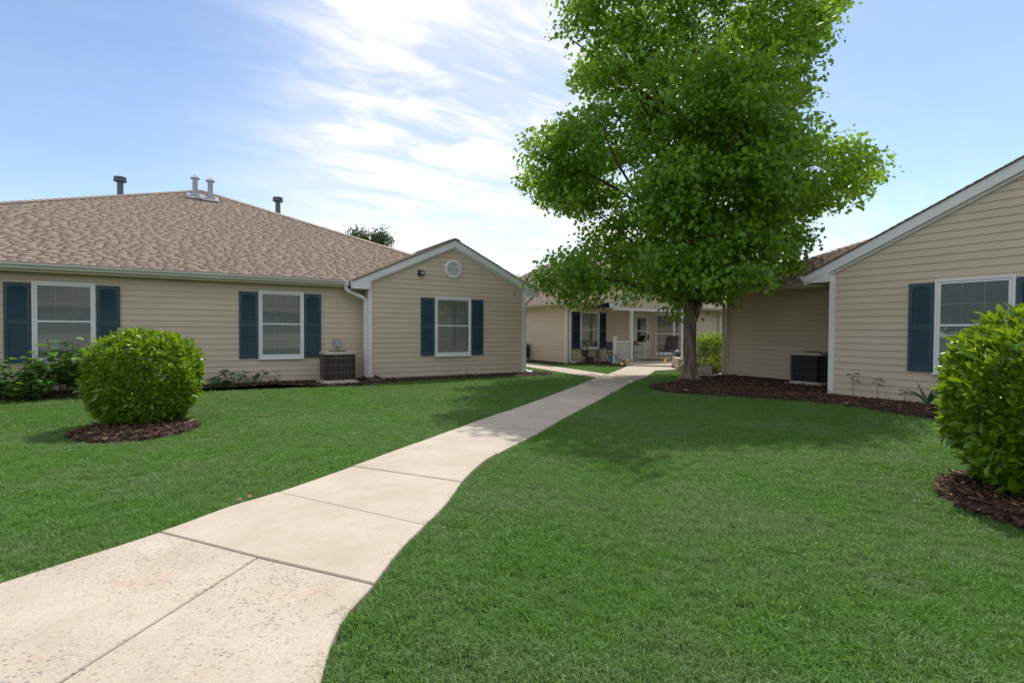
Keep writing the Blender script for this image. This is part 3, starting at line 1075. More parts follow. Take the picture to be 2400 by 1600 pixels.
def shingled(house, O, e, s, poly, mat='shingle', singles=0, expo=0.129, dark=0.0, hipcaps=()):
    """a roof plane: deck, then dragon-tooth shingles laid in courses. O eave corner, e along the eave, s up the slope; poly in (u, v)"""
    O, e, s = Vector(O), Vector(e).normalized(), Vector(s).normalized()
    nrm = e.cross(s)
    if nrm.z < 0:
        nrm = -nrm
    P3 = lambda u, v, h=0.0: O + e * u + s * v + nrm * h
    mb = MB()
    mb.prism([P3(u, v, -0.004) for u, v in poly], -nrm * 0.016)
    deck = mb.build('roof', M['shingle'], house)
    a = deck.data.attributes.new('tone', 'FLOAT', 'FACE')
    vmin, vmax = min(p[1] for p in poly), max(p[1] for p in poly)

    def span(v):
        us = []
        for i in range(len(poly)):
            (u1, v1), (u2, v2) = poly[i], poly[(i + 1) % len(poly)]
            if (v1 - v) * (v2 - v) <= 0 and v1 != v2:
                us.append(u1 + (u2 - u1) * (v - v1) / (v2 - v1))
        return (min(us), max(us)) if us else (0, 0)
    tabs = []
    v = vmin
    row = 0
    while v < vmax - 0.02:
        ua, ub = span(min(v + expo * 0.5, vmax - 1e-4))
        ua2, ub2 = span(min(v + expo * 0.02, vmax - 1e-4))
        u = ua - random.uniform(0, 0.2)
        thick = random.random() < 0.5
        vend = min(v + expo + 0.012, vmax)
        while u < ub:
            w = random.uniform(0.13, 0.30) if thick else random.uniform(0.10, 0.22)
            x0, x1 = max(u, ua), min(u + w - 0.002, ub)
            if x1 - x0 > 0.02:
                t = random.uniform(0.0095, 0.012) if thick else random.uniform(0.006, 0.008)
                tone = min(1, max(0, random.gauss(0.82, 0.035) if thick else random.gauss(0.79, 0.035)))
                tabs.append((x0, x1, v + random.uniform(-0.0015, 0.0015), vend, t, tone, not thick))
            u += w
            thick = not thick
        v += expo
        row += 1
    pts = np.array([P3((t[0] + t[1]) / 2, t[2]) for t in tabs])
    ua, va, z = frame_uv(pts)
    vis = (z > 0.5) & (np.abs(ua) < 0.5) & (np.abs(va) < 0.34)
    order = np.argsort(np.where(vis, z, 1e6))
    pick = set(int(i) for i in order[:singles] if vis[i])

    def tab_geo(t):
        x0, x1, v0, v1, th, tone = t[:6]
        return [P3(x0, v0, -0.002), P3(x1, v0, -0.002), P3(x1, v1, -0.004), P3(x0, v1, -0.004),
                P3(x0, v0, th), P3(x1, v0, th), P3(x1, v1, 0.001), P3(x0, v1, 0.001)]
    V, tone = [], []
    fs = np.array([(4, 5, 6, 7), (0, 1, 5, 4), (1, 2, 6, 5), (3, 0, 4, 7)])

    def band(t):
        x0, x1, v0, v1 = t[:4]
        vm = v0 + (v1 - v0) * 0.60
        return [P3(x0 + 0.003, vm, 0.001), P3(x1 - 0.003, vm, 0.001), P3(x1 - 0.003, v1 - 0.008, 0.0), P3(x0 + 0.003, v1 - 0.008, 0.0),
                P3(x0 + 0.003, vm, t[4] * 0.44 + 0.0022), P3(x1 - 0.003, vm, t[4] * 0.44 + 0.0022), P3(x1 - 0.003, v1 - 0.008, 0.0032), P3(x0 + 0.003, v1 - 0.008, 0.0032)]
    for i, t in enumerate(tabs):
        gq = tab_geo(t)
        dk = max(0.0, random.gauss(0.36, 0.10))
        if i in pick:
            c0 = gq[0]
            if t[6]:
                gq = gq + band(t)
                me = raw_mesh('shingle', np.array([p - c0 for p in gq]), np.concatenate([fs.ravel(), fs.ravel() + 8]), np.arange(8) * 4, np.array([t[5]] * 4 + [dk] * 4))
            else:
                me = raw_mesh('shingle', np.array([p - c0 for p in gq]), fs.ravel(), np.arange(4) * 4, np.full(4, t[5]))
            obj('shingle', me, deck, M[mat], Matrix.Translation(c0))
        else:
            V += gq
            tone += [t[5]] * 4
            if t[6]:
                V += band(t)
                tone += [dk] * 4
    n = len(V) // 8
    if n:
        me = raw_mesh('shingle_field', np.array(V), ((np.arange(n) * 8)[:, None, None] + fs[None]).ravel(), np.arange(4 * n) * 4, np.array(tone))
        tag(obj('shingle_field', me, deck, M[mat]), kind='stuff')
    return deck


def ridge_caps(house, p0, p1, w=0.16):
    p0, p1 = Vector(p0), Vector(p1)
    d = (p1 - p0)
    L = d.length
    d.normalize()
    sd_ = d.cross(Vector((0, 0, 1))).normalized()
    n = int(L / 0.16)
    V, tone = [], []
    fs = []
    for i in range(n):
        a, b = p0 + d * (i * L / n), p0 + d * ((i + 1.15) * L / n)
        h0, h1 = 0.034, 0.022
        k = len(V)
        for q, h in ((a, h0), (b, h1)):
            V += [q - sd_ * w + Vector((0, 0, h - w * 0.33)), q + Vector((0, 0, h)), q + sd_ * w + Vector((0, 0, h - w * 0.33)),
                  q - sd_ * w + Vector((0, 0, h - 0.012 - w * 0.33)), q + Vector((0, 0, h - 0.012)), q + sd_ * w + Vector((0, 0, h - 0.012 - w * 0.33))]
        fs += [(k, k + 1, k + 7, k + 6), (k + 1, k + 2, k + 8, k + 7), (k, k + 3, k + 4, k + 1), (k + 1, k + 4, k + 5, k + 2)]
        tone += [random.gauss(0.75, 0.1)] * 4
    me = raw_mesh('ridge_cap', np.array(V), np.array(fs).ravel(), np.arange(len(fs)) * 4, np.clip(tone, 0, 1))
    return tag(obj('ridge_cap', me, house, M['shingle']), kind='stuff')


def gable_trim(house, fr, xl, xr, apex, zeave, zbot, th=0.20, off=-0.12, returns=(True, True), postx=(0.5, 0.5)):
    """white rake boards, with the boxed returns at the eaves; fr local frame of the gable wall"""
    xa, za = apex
    for side_, (xe, px) in enumerate(((xl, postx[0]), (xr, postx[1]))):
        sg = 1 if xe < xa else -1
        mb = MB()
        mb.prism([(xe, off, zeave), (xa, off, za), (xa, off, za - th), (xe, off, zeave - th)], (0, -off - 0.02, 0))
        mb.build('rake_board', M['white'], house, fr)
        m = (za - zeave) / abs(xa - xe)
        # thin lower frieze under the rake
        mb = MB()
        s0 = abs(px - xe)
        mb.prism([(px, -0.055, zeave - th - 0.0 + m * s0), (xa, -0.055, za - th), (xa, -0.055, za - th - 0.05), (px, -0.055, zeave - th - 0.05 + m * s0)], (0, 0.055, 0))
        mb.build('frieze', M['white'], house, fr)
        if returns[side_]:
            mb = MB()
            mb.prism([(xe, off - 0.004, zbot), (px, off - 0.004, zbot), (px, off - 0.004, zeave - th + m * s0 - 0.002), (xe, off - 0.004, zeave - th - 0.002 + 0.03)], (0, -off - 0.02, 0))
            mb.build('eave_return', M['white'], house, fr)


MSL = 0.46
SLN = math.sqrt(1 + MSL * MSL)

# ------------------------------------------------------------------ left house
HA = empty('house', (3.6, 12.79, 0), 'tan house on the left with a wide hip roof and a front gable end', 'house', 'tan sided houses')
frA = wall_frame((0, 13.25, 0), '-Y')
frG = wall_frame((0, 12.79, 0), '-Y')
frRet = wall_frame((3.60, 13.25, 0), '-X')
siding(HA, frA, 0.04, 2.40, lambda z: (-9.6, 3.58))
siding(HA, frRet, 0.04, 2.30, lambda z: (0.01, 0.46))


def gspan(xc, half, z1, m):
    return lambda z: (xc - half, xc + half) if z <= z1 else (xc - max(0.0, half - (z - z1) / m), xc + max(0.0, half - (z - z1) / m))


siding(HA, frG, 0.06, 3.60, gspan(5.89, 2.29, 2.46, MSL), outline=[(3.6, 0.0), (8.18, 0.0), (8.18, 2.46), (5.89, 3.52), (3.6, 2.46)])
mbx = MB()
mbx.box(3.62, 8.2, 12.92, 13.2, 0, 2.4)
mbx.box(8.06, 8.2, 13.2, 27, 0, 2.4).box(-9.6, -9.5, 13.4, 27, 0, 2.4).box(-9.5, 8.06, 26.9, 27, 0, 2.4)
mbx.build('rear_wall', M['siding'], HA)
gable_trim(HA, frG, 3.14, 8.64, (5.89, 3.725), 2.47, 2.28, postx=(3.60, 8.18))
for x0, x1, zt in ((3.565, 3.665, 2.47), (8.115, 8.215, 2.47)):
    MB().box(x0, x1, -0.035, 0, 0.02, zt - 0.02).build('corner_post', M['white'], HA, frG)
MB().box(3.565, 3.60, 0.0, 0.09, 0.02, 2.28).build('corner_post', M['white'], HA, frG)
MB().box(3.545, 3.578, -0.035, -0.018, 0.02, 2.3).build('corner_post', M['cream'], HA, frA)
# roof: a hip over the main block and the gable running back into it
AP = (0.05, 20.70, 2.5 + MSL * 7.7)
shingled(HA, (-8.0, 13.0, 2.505), (1, 0, 0), (0, 1, MSL), [(0, 0), (16.4, 0), (8.05, 7.7 * SLN)], singles=260)
mb = MB()
mb.prism([(8.4, 13.0, 2.47), AP, (AP[0], 27.3, AP[2]), (8.4, 27.3, 2.47)], (0, 0, -0.06))
mb.prism([(-8.0, 13.0, 2.47), AP, (AP[0], 27.3, AP[2]), (-8.0, 27.3, 2.47)], (0, 0, -0.06))
rb = mb.build('rear_roof', M['shingle'], HA)
ridge_caps(HA, (8.4, 13.0, 2.50), AP)
ridge_caps(HA, (-8.0, 13.0, 2.50), AP)
gl = 2.75 * SLN
for sx, x0 in ((1, 3.14), (-1, 8.64)):
    shingled(HA, (x0, 12.64, 2.472), (0, 1, 0), (sx, 0, MSL), [(0, 0), (0.6, 0), (3.2, gl), (0, gl)], singles=8 if sx == 1 else 0)
ridge_caps(HA, (5.89, 12.64, 3.73), (5.89, 15.6, 3.73))
# eave
MB().box(-9.0, 3.14, 13.0, 13.24, 2.33, 2.345).build('soffit', M['soffit'], HA)
MB().box(-9.0, 3.14, 13.00, 13.025, 2.345, 2.49).build('fascia', M['cream'], HA)
MB().box(3.14, 3.58, 12.80, 13.24, 2.275, 2.29).build('soffit', M['soffit'], HA)
sg = MB()
for i in range(60):
    x = -9.0 + i * 0.2
    sg.box(x, x + 0.012, 13.01, 13.235, 2.326, 2.331)
tag(sg.build('soffit_ribs', M['soffit'], HA), kind='stuff')
gutter(HA, (-9.0, 12.998, 2.475), (3.12, 12.998, 2.475), (0, -1, 0))
MB().box(3.02, 3.135, 12.875, 13.0, 2.36, 2.50).build('gutter_end', M['gutter'], HA)
downspout(HA, [(3.07, 12.94, 2.38), (3.07, 12.94, 2.28), (3.12, 12.92, 2.22), (3.44, 12.85, 2.08), (3.52, 12.83, 2.02), (3.52, 12.83, 0.12), (3.52, 12.80, 0.05)], 'white', 0.05)
downspout(HA, [(8.60, 12.95, 2.35), (8.55, 12.95, 2.25), (8.30, 12.90, 2.05), (8.28, 12.88, 1.95), (8.28, 12.88, 0.14), (8.34, 12.80, 0.06), (8.45, 12.72, 0.05)], 'white', 0.045)
# windows and shutters
window(HA, frA, -2.77, -1.81, 0.59, 2.17, 'blind')
shutter(HA, frA, -3.17, -2.79, 0.60, 2.135)
shutter(HA, frA, -1.79, -1.42, 0.60, 2.135)
window(HA, frA, 1.15, 2.13, 0.59, 2.17, 'blind')
shutter(HA, frA, 0.75, 1.13, 0.60, 2.135)
shutter(HA, frA, 2.15, 2.53, 0.60, 2.135)
window(HA, frG, 5.34, 6.41, 0.59, 2.17, 'curtain')
shutter(HA, frG, 4.95, 5.32, 0.60, 2.135)
shutter(HA, frG, 6.43, 6.80, 0.60, 2.135)
# octagonal gable vent
vb = MB()
oc = [(5.87 + 0.265 * math.cos(R(22.5 + 45 * i)), 2.94 + 0.265 * math.sin(R(22.5 + 45 * i))) for i in range(8)]
oi = [(5.87 + 0.19 * math.cos(R(22.5 + 45 * i)), 2.94 + 0.19 * math.sin(R(22.5 + 45 * i))) for i in range(8)]
for i in range(8):
    j = (i + 1) % 8
    vb.hexa([(oc[i][0], -0.05, oc[i][1]), (oc[j][0], -0.05, oc[j][1]), (oc[j][0], 0, oc[j][1]), (oc[i][0], 0, oc[i][1]),
             (oi[i][0], -0.06, oi[i][1]), (oi[j][0], -0.06, oi[j][1]), (oi[j][0], 0, oi[j][1]), (oi[i][0], 0, oi[i][1])])
vent = vb.build('gable_vent', M['white'], HA, frG)
MB().prism([(x, -0.012, z) for x, z in oi], (0, 0.011, 0)).build('vent_backing', M['dark'], vent, frG)
for i in range(7):
    z = 2.94 - 0.165 + i * 0.05
    hw = min(0.175, 0.255 - abs(z + 0.012 - 2.94))
    MB().hexa([(5.87 - hw, -0.050, z), (5.87 + hw, -0.050, z), (5.87 + hw, -0.045, z - 0.004), (5.87 - hw, -0.045, z - 0.004),
               (5.87 - hw, -0.018, z + 0.034), (5.87 + hw, -0.018, z + 0.034), (5.87 + hw, -0.014, z + 0.030), (5.87 - hw, -0.014, z + 0.030)]).build('slat', M['white'], vent, frG)
# flood light under the rake
lb = MB().box(4.865, 5.015, -0.05, -0.015, 2.70, 2.84)
lb.prism([(4.875, -0.05, 2.835), (4.875, -0.17, 2.80), (4.875, -0.16, 2.72), (4.875, -0.05, 2.705)], (0.13, 0, 0))
wl = lb.build('wall_lamp', M['bronze'], HA, frG)
MB().box(4.895, 4.985, -0.171, -0.160, 2.735, 2.790).build('lens', M['boxgrey'], wl, frG)
# electrical disconnect and conduit above the condenser
db = MB().box(2.84, 2.97, -0.10, -0.018, 0.86, 1.02).box(2.83, 2.98, -0.107, -0.018, 1.02, 1.045)
db.build('disconnect_box', M['boxgrey'], HA, frA)
MB().tube([(2.92, -0.05, 0.86), (2.92, -0.05, 0.55), (2.925, -0.08, 0.40)], 0.012, 6).build('conduit', M['galv'], HA, frA)


# vents standing on the roof
def flue(x, y, h, mat='galv'):
    z = 2.5 + MSL * (y - 13.0)
    b = MB()
    b.box(x - 0.075, x + 0.075, y - 0.075, y + 0.075, z + 0.14, z + h)
    fl = b.build('flue', M[mat], HA)
    MB().hexa([(x - 0.16, y - 0.16, z - 0.03), (x + 0.16, y - 0.16, z - 0.03), (x + 0.16, y + 0.16, z + 0.07), (x - 0.16, y + 0.16, z + 0.07),
               (x - 0.095, y - 0.095, z + 0.17), (x + 0.095, y - 0.095, z + 0.17), (x + 0.095, y + 0.095, z + 0.17), (x - 0.095, y + 0.095, z + 0.17)]).build('flashing', M['galv'], fl)
    MB().hexa([(x - 0.24, y - 0.28, z - 0.08), (x + 0.24, y - 0.28, z - 0.08), (x + 0.24, y + 0.28, z + 0.17), (x - 0.24, y + 0.28, z + 0.17),
               (x - 0.24, y - 0.28, z - 0.055), (x + 0.24, y - 0.28, z - 0.055), (x + 0.24, y + 0.28, z + 0.195), (x - 0.24, y + 0.28, z + 0.195)]).build('flashing_plate', M['galv'], fl)
    MB().hexa([(x - 0.125, y - 0.125, z + h - 0.01), (x + 0.125, y - 0.125, z + h - 0.01), (x + 0.125, y + 0.125, z + h - 0.01), (x - 0.125, y + 0.125, z + h - 0.01),
               (x - 0.03, y - 0.03, z + h + 0.10), (x + 0.03, y - 0.03, z + h + 0.10), (x + 0.03, y + 0.03, z + h + 0.10), (x - 0.03, y + 0.03, z + h + 0.10)]).build('cap', M['galv'], fl)


flue(-0.13, 19.55, 0.62)
flue(0.29, 19.45, 0.62)


def vent_pipe(x, y, zb, h):
    b = MB().lathe([(0.085, zb - 0.1), (0.085, zb + h)], (x, y, 0), 14)
    p = b.build('vent_pipe', M['pvc'], HA, smooth=False)
    MB().lathe([(0.10, zb + h - 0.03), (0.175, zb + h), (0.175, zb + h + 0.05), (0.13, zb + h + 0.06), (0.13, zb + h + 0.08), (0.165, zb + h + 0.085),
                (0.165, zb + h + 0.13), (0.10, zb + h + 0.15)], (x, y, 0), 16).build('cap', M['pvc'], p)


vent_pipe(-2.13, 20.15, 5.35, 0.52)
vent_pipe(2.36, 19.9, 5.15, 0.66)

# ------------------------------------------------------------------ right house
HC = empty('house', (10.73, 5.42, 0), 'tan house on the right whose tall gable wall rises out of the picture', 'house', 'tan sided houses')
frC = wall_frame((10.73, 5.42, 0), '-X')        # local x = 5.42 - y
frCr = wall_frame((12.91, 9.34, 0), '-X')       # recessed wall, local x = 9.34 - y
YC, ZC = 1.45, 2.43 + 0.461 * (5.90 - 1.45)
ax = 5.42 - YC
siding(HC, frC, 0.05, ZC - 0.15, gspan(ax, ax - 0.02, 2.43, 0.461), outline=[(0, 0), (2 * ax, 0), (2 * ax, 2.43), (ax, ZC - 0.2), (0, 2.43)])
siding(HC, frCr, 0.04, 2.42, lambda z: (0.02, 3.92))
mb = MB()
mb.box(10.74, 12.91, 5.30, 5.41, 0, 2.42).box(12.93, 38, 9.22, 9.34, 0, 2.42).box(10.86, 22, -2.6, -2.5, 0, 2.42).box(21.9, 22, -2.5, 9.2, 0, 2.42)  # unseen north wall lengthened past the house to dim the porch window's reflection
mb.build('rear_wall', M['siding'], HC)
gable_trim(HC, frC, -0.48, 2 * ax + 0.48, (ax, ZC), 2.43, 2.27, th=0.205, postx=(0.0, 2 * ax))
MB().box(-0.025, 0.075, -0.035, 0, 0.0, 2.41).build('corner_post', M['white'], HC, frC)
MB().box(-0.025, -0.005, 0.0, 0.09, 0.0, 2.26).build('corner_post', M['white'], HC, frC)
MB().box(-0.02, 0.06, -0.03, 0, 0.0, 2.38).build('corner_post', M['cream'], HC, frCr)
# main roof with its hip, then the gable roof over the front
hx, hl = 12.45, 6.2
shingled(HC, (hx, 9.6, 2.475), (0, -1, 0), (1, 0, MSL), [(0, 0), (13.0, 0), (13.0, hl * SLN), (hl, hl * SLN)], singles=170)
mb = MB()
mb.prism([(hx, 9.6, 2.44), (hx + hl, 9.6 - hl, 2.44 + MSL * hl), (38, 9.6 - hl, 2.44 + MSL * hl), (38, 9.6, 2.44)], (0, 0, -0.05))  # north roof plane lengthened to match the stretched wall, out of view
mb.prism([(hx + hl, 9.6 - hl, 2.44 + MSL * hl), (hx + hl, -3.4, 2.44 + MSL * hl), (24, -3.4, 2.44), (24, 9.6 - hl, 2.44)], (0, 0, -0.05))
mb.build('rear_roof', M['shingle'], HC)
ridge_caps(HC, (hx, 9.6, 2.46), (hx + hl, 9.6 - hl, 2.46 + MSL * hl))
gw = (5.90 - YC)
gsl = math.sqrt(1 + 0.461 ** 2)
shingled(HC, (10.58, 5.90, 2.435), (1, 0, 0), (0, -1, 0.461), [(0, 0), (1.95, 0), (1.95 + gw, gw * gsl), (0, gw * gsl)], singles=30)
shingled(HC, (10.58, 2 * YC - 5.90, 2.435), (1, 0, 0), (0, 1, 0.461), [(0, 0), (1.95, 0), (1.95 + gw, gw * gsl), (0, gw * gsl)])
MB().box(12.45, 12.90, 5.42, 9.6, 2.335, 2.35).build('soffit', M['soffit'], HC)
MB().box(12.45, 12.475, 5.42, 9.6, 2.35, 2.46).build('fascia', M['cream'], HC)
MB().box(10.75, 12.45, 5.43, 5.88, 2.27, 2.285).build('soffit', M['soffit'], HC)
MB().box(10.65, 12.45, 5.875, 5.895, 2.285, 2.43).build('fascia', M['cream'], HC)
gutter(HC, (12.449, 9.6, 2.45), (12.449, 5.93, 2.45), (-1, 0, 0), 'cream')
gutter(HC, (12.3, 5.897, 2.42), (10.66, 5.897, 2.42), (0, 1, 0), 'white')
downspout(HC, [(12.40, 9.45, 2.36), (12.40, 9.45, 2.26), (12.48, 9.44, 2.19), (12.76, 9.42, 2.08), (12.84, 9.41, 2.0), (12.84, 9.41, 0.14), (12.78, 9.40, 0.07), (12.62, 9.40, 0.05)], 'cream', 0.05)
window(HC, frC, 5.42 - 3.72, 5.42 - 2.71, 0.59, 2.17, 'blind')
shutter(HC, frC, 5.42 - 4.10, 5.42 - 3.735, 0.60, 2.13)
shutter(HC, frC, 5.42 - 2.695, 5.42 - 2.33, 0.60, 2.13)

# ------------------------------------------------------------------ back house
HB = empty('house', (12.3, 16.1, 0), 'tan house at the end of the path with a white porch gable over its door', 'house', 'tan sided houses')
frB = wall_frame((0, 16.10, 0), '-Y')
frW = wall_frame((12.30, 22.0, 0), '-X')        # wing wall, local x = 22 - y
siding(HB, frB, 0.04, 2.33, lambda z: (12.32, 24.0))
siding(HB, frW, 0.04, 2.33, lambda z: (0.0, 5.88))
mb = MB()
mb.box(23.9, 24, 16.2, 26, 0, 2.3).box(12.45, 24, 25.9, 26, 0, 2.3).box(12.32, 12.44, 22.02, 26, 0, 2.3)
mb.build('rear_wall', M['siding'], HB)
MB().box(12.285, 12.375, -0.032, 0, 0.0, 2.33).build('corner_post', M['white'], HB, frB)
MB().box(5.83, 5.90, -0.03, 0, 0.0, 2.33).build('corner_post', M['white'], HB, frW)
MB().box(15.52, 15.60, -0.03, 0, 0.02, 2.33).build('corner_post', M['cream'], HB, frB)
MB().box(16.98, 17.10, -0.03, 0, 0.02, 2.33).build('corner_post', M['siding'], HB, frB)
rh = 6.6
shingled(HB, (11.85, 15.68, 2.42), (1, 0, 0), (0, 1, MSL), [(0, 0), (12.6, 0), (12.6, rh * SLN), (rh, rh * SLN)], singles=60)
shingled(HB, (11.85, 15.68, 2.42), (0, 1, 0), (1, 0, MSL), [(0, 0), (10.6, 0), (10.6, rh * SLN), (rh, rh * SLN)], singles=20)
ridge_caps(HB, (11.85, 15.68, 2.41), (11.85 + rh, 15.68 + rh, 2.41 + MSL * rh))
MB().box(11.85, 24.4, 15.68, 16.09, 2.30, 2.315).build('soffit', M['soffit'], HB)
MB().box(11.85, 12.29, 16.09, 26, 2.30, 2.315).build('soffit', M['soffit'], HB)
MB().box(11.85, 24.4, 15.68, 15.70, 2.315, 2.41).build('fascia', M['white'], HB)
MB().box(11.85, 11.87, 15.70, 26, 2.315, 2.41).build('fascia', M['white'], HB)
gutter(HB, (11.75, 15.679, 2.40), (13.6, 15.679, 2.40), (0, -1, 0), 'gutter')
gutter(HB, (18.6, 15.679, 2.40), (24.4, 15.679, 2.40), (0, -1, 0), 'gutter')
gutter(HB, (11.849, 26, 2.40), (11.849, 15.75, 2.40), (-1, 0, 0), 'gutter')
downspout(HB, [(12.75, 15.60, 2.30), (12.70, 15.66, 2.22), (12.45, 15.98, 2.10), (12.44, 16.04, 2.0), (12.44, 16.04, 0.14), (12.48, 15.98, 0.07), (12.58, 15.86, 0.05)], 'white', 0.045)
downspout(HB, [(21.2, 15.62, 2.32), (21.2, 15.62, 2.22), (21.5, 15.95, 2.08), (21.55, 16.02, 2.0), (21.55, 16.02, 0.1)], 'white', 0.055)
window(HB, frB, 12.95, 13.93, 0.57, 2.09, 'curtain')
shutter(HB, frB, 12.56, 12.93, 0.59, 2.04, 'navy', False)
shutter(HB, frB, 13.95, 14.31, 0.59, 2.04, 'navy', False)
window(HB, frB, 17.16, 19.55, 0.28, 2.08, 'none', double=True)
# door with a half-light storm panel
db = MB()
for a in ((15.84, 15.93, 0.08, 2.09), (16.80, 16.89, 0.08, 2.09), (15.93, 16.80, 2.00, 2.09)):
    db.box(a[0], a[1], -0.06, 0, a[2], a[3])
door = db.build('door', M['door'], HB, frB)
dl = MB()
for a in ((15.935, 16.06, 0.09, 1.995), (16.60, 16.795, 0.09, 1.995), (16.06, 16.60, 1.86, 1.995), (16.06, 16.60, 0.09, 0.83), (16.06, 16.60, 1.29, 1.34)):
    dl.box(a[0], a[1], -0.045, -0.005, a[2], a[3])
dl.build('door_leaf', M['door'], door, frB)
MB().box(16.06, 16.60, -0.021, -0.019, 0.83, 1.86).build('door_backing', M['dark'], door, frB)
for za, zb in ((0.83, 1.29), (1.34, 1.86)):
    MB().poly([(16.06, -0.03, za), (16.60, -0.03, za), (16.60, -0.03, zb), (16.06, -0.03, zb)]).build('pane', M['glass'], door, frB)
MB().box(16.70, 16.735, -0.085, -0.045, 0.92, 1.16).build('handle', M['black'], door, frB)
MB().box(15.80, 16.93, -0.14, -0.02, 0.03, 0.085).build('threshold', M['galv'], door, frB)
# porch gable
PY = 14.72
frP = wall_frame((0, PY + 0.1, 0), '-Y')
xa, ze, zap = 15.92, 2.36, 3.38
mpr = (zap - ze) / (xa - 13.35)
MB().prism([(13.55, 0, 2.20), (18.29, 0, 2.20), (18.29, 0, 2.38), (xa, 0, zap - 0.10), (13.55, 0, 2.38)], (0, 0.08, 0)).build('porch_gable', M['siding'], HB, frP)
gable_trim(HB, frP, 13.35, 18.49, (xa, zap), ze, 2.19, th=0.17, off=-0.1, postx=(13.75, 18.1))
MB().box(13.6, 18.2, -0.02, 0.10, 2.10, 2.20).build('porch_beam', M['white'], HB, frP)
for sx, x0 in ((1, 13.35), (-1, 18.49)):
    sl = math.sqrt(1 + mpr * mpr)
    shingled(HB, (x0, PY - 0.05, ze + 0.02), (0, 1, 0), (sx, 0, mpr), [(0, 0), (1.0, 0), (3.2, 2.57 * sl), (0, 2.57 * sl)])
MB().box(13.6, 18.2, PY + 0.2, 16.08, 2.195, 2.205).build('porch_ceiling', M['white'], HB)
for px_ in (14.52, 17.42):
    MB().box(px_ - 0.055, px_ + 0.055, PY + 0.06, PY + 0.17, 0.075, 2.10).build('porch_post', M['white'], HB)
# railing left of the first post
rl = MB().box(13.72, 14.46, PY + 0.08, PY + 0.145, 0.86, 0.91)
rl.box(13.72, 14.46, PY + 0.09, PY + 0.135, 0.16, 0.20)
rail = rl.build('porch_railing', M['white'], HB)
MB().box(13.62, 13.72, PY + 0.06, PY + 0.17, 0.02, 1.06).box(13.605, 13.735, PY + 0.045, PY + 0.185, 1.06, 1.09).build('newel_post', M['white'], rail)
bal = MB().box(0, 0.035, 0, 0.035, 0, 0.66).mesh('baluster')
bal.materials.append(M['white'])
for i in range(7):
    obj('baluster', bal, rail, None, Matrix.Translation((13.79 + i * 0.093, PY + 0.095, 0.20)))

# ------------------------------------------------------------------ house and tree across the lawn, mirrored in the window glass
HD = empty('house', (-4, -11, 0), 'tan house across the lawn seen only as a reflection in the windows', 'house', 'tan sided houses')
frD = wall_frame((12, -11, 0), '+Y')
siding(HD, frD, 0.04, 2.4, lambda z: (0.0, 22.0))
window(HD, frD, 5, 6, 0.6, 2.17, 'none')
window(HD, frD, 15, 16, 0.6, 2.17, 'none')
mb = MB()
mb.prism([(-10.5, -10.5, 2.45), (12.5, -10.5, 2.45), (7, -17, 5.4), (-5, -17, 5.4)], (0, 0, -0.06))
mb.prism([(-3, -9.5, 2.42), (0, -9.5, 3.8), (0, -14, 3.8), (-3, -12, 2.42)], (0, 0, -0.06)).prism([(3, -9.5, 2.42), (0, -9.5, 3.8), (0, -14, 3.8), (3, -12, 2.42)], (0, 0, -0.06))
mb.build('roof', M['shingle'], HD)
MB().prism([(-2.6, -9.9, 0), (2.6, -9.9, 0), (2.6, -9.9, 2.4), (0, -9.9, 3.6), (-2.6, -9.9, 2.4)], (0, -0.1, 0)).build('gable_wall', M['siding'], HD)
mb = MB()
mb.prism([(-3, -9.5, 2.3), (0, -9.5, 3.7), (0, -9.5, 3.85), (-3, -9.5, 2.48)], (0, -0.03, 0)).prism([(3, -9.5, 2.3), (0, -9.5, 3.7), (0, -9.5, 3.85), (3, -9.5, 2.48)], (0, -0.03, 0))
mb.build('rake_board', M['white'], HD)

# ------------------------------------------------------------------ trees
TREE = np.array([10.77, 8.88])
FWD, RGT = np.array([0.5195, 0.8545]), np.array([0.8545, -0.5195])


def smooth_tube(mb, p0, p1, r0_, r1, bend=0.0, seg=6, n=6, up=0.3):
    p0, p1 = Vector(p0), Vector(p1)
    pts, rad = [], []
    L = (p1 - p0).length
    side_ = Vector((random.gauss(0, 1), random.gauss(0, 1), 0)) * bend * L
    for i in range(n + 1):
        t = i / n
        q = p0.lerp(p1, t) + side_ * math.sin(math.pi * t) + Vector((0, 0, up * L * 0.25 * math.sin(math.pi * t)))
        pts.append(q)
        rad.append(r0_ + (r1 - r0_) * t ** 0.8)
    mb.tube(pts, rad, seg, True)
    return pts


def trunk_mesh(name, base, pts, rads, seg=44, sub=10, furrow=0.10):
    """furrowed trunk"""
    V, F = [], []
    P = [Vector(p) for p in pts]
    rings = []
    for i in range(len(P) - 1):
        for k in range(sub):
            t = k / sub
            rings.append((P[i].lerp(P[i + 1], t), rads[i] + (rads[i + 1] - rads[i]) * t))
    rings.append((P[-1], rads[-1]))
    for c, rr in rings:
        for k in range(seg):
            a = 2 * math.pi * k / seg
            d = Vector((math.cos(a), math.sin(a), 0))
            q = Vector((math.cos(a) * 3.4, math.sin(a) * 3.4, c.z * 1.5))
            fz = mnoise.noise(q * 1.6) * 0.6 + abs(mnoise.noise(q * 3.2 + Vector((9, 0, 0)))) * 1.2 - 0.4
            flare = 0.0
            if c.z < 0.35:
                flare = (0.35 - c.z) ** 2 * 0.9 * (1 + 0.9 * math.sin(a * 5 + 1.3))
            V.append(tuple(c + d * (rr * (1 + furrow * fz) + flare)))
    n = len(rings)
    for i in range(n - 1):
        for k in range(seg):
            k2 = (k + 1) % seg
            F.append((i * seg + k, i * seg + k2, (i + 1) * seg + k2, (i + 1) * seg + k))
    F.append(tuple((n - 1) * seg + k for k in range(seg)))
    me = bpy.data.meshes.new(name)
    me.from_pydata(V, [], F)
    me.shade_smooth()
    return me


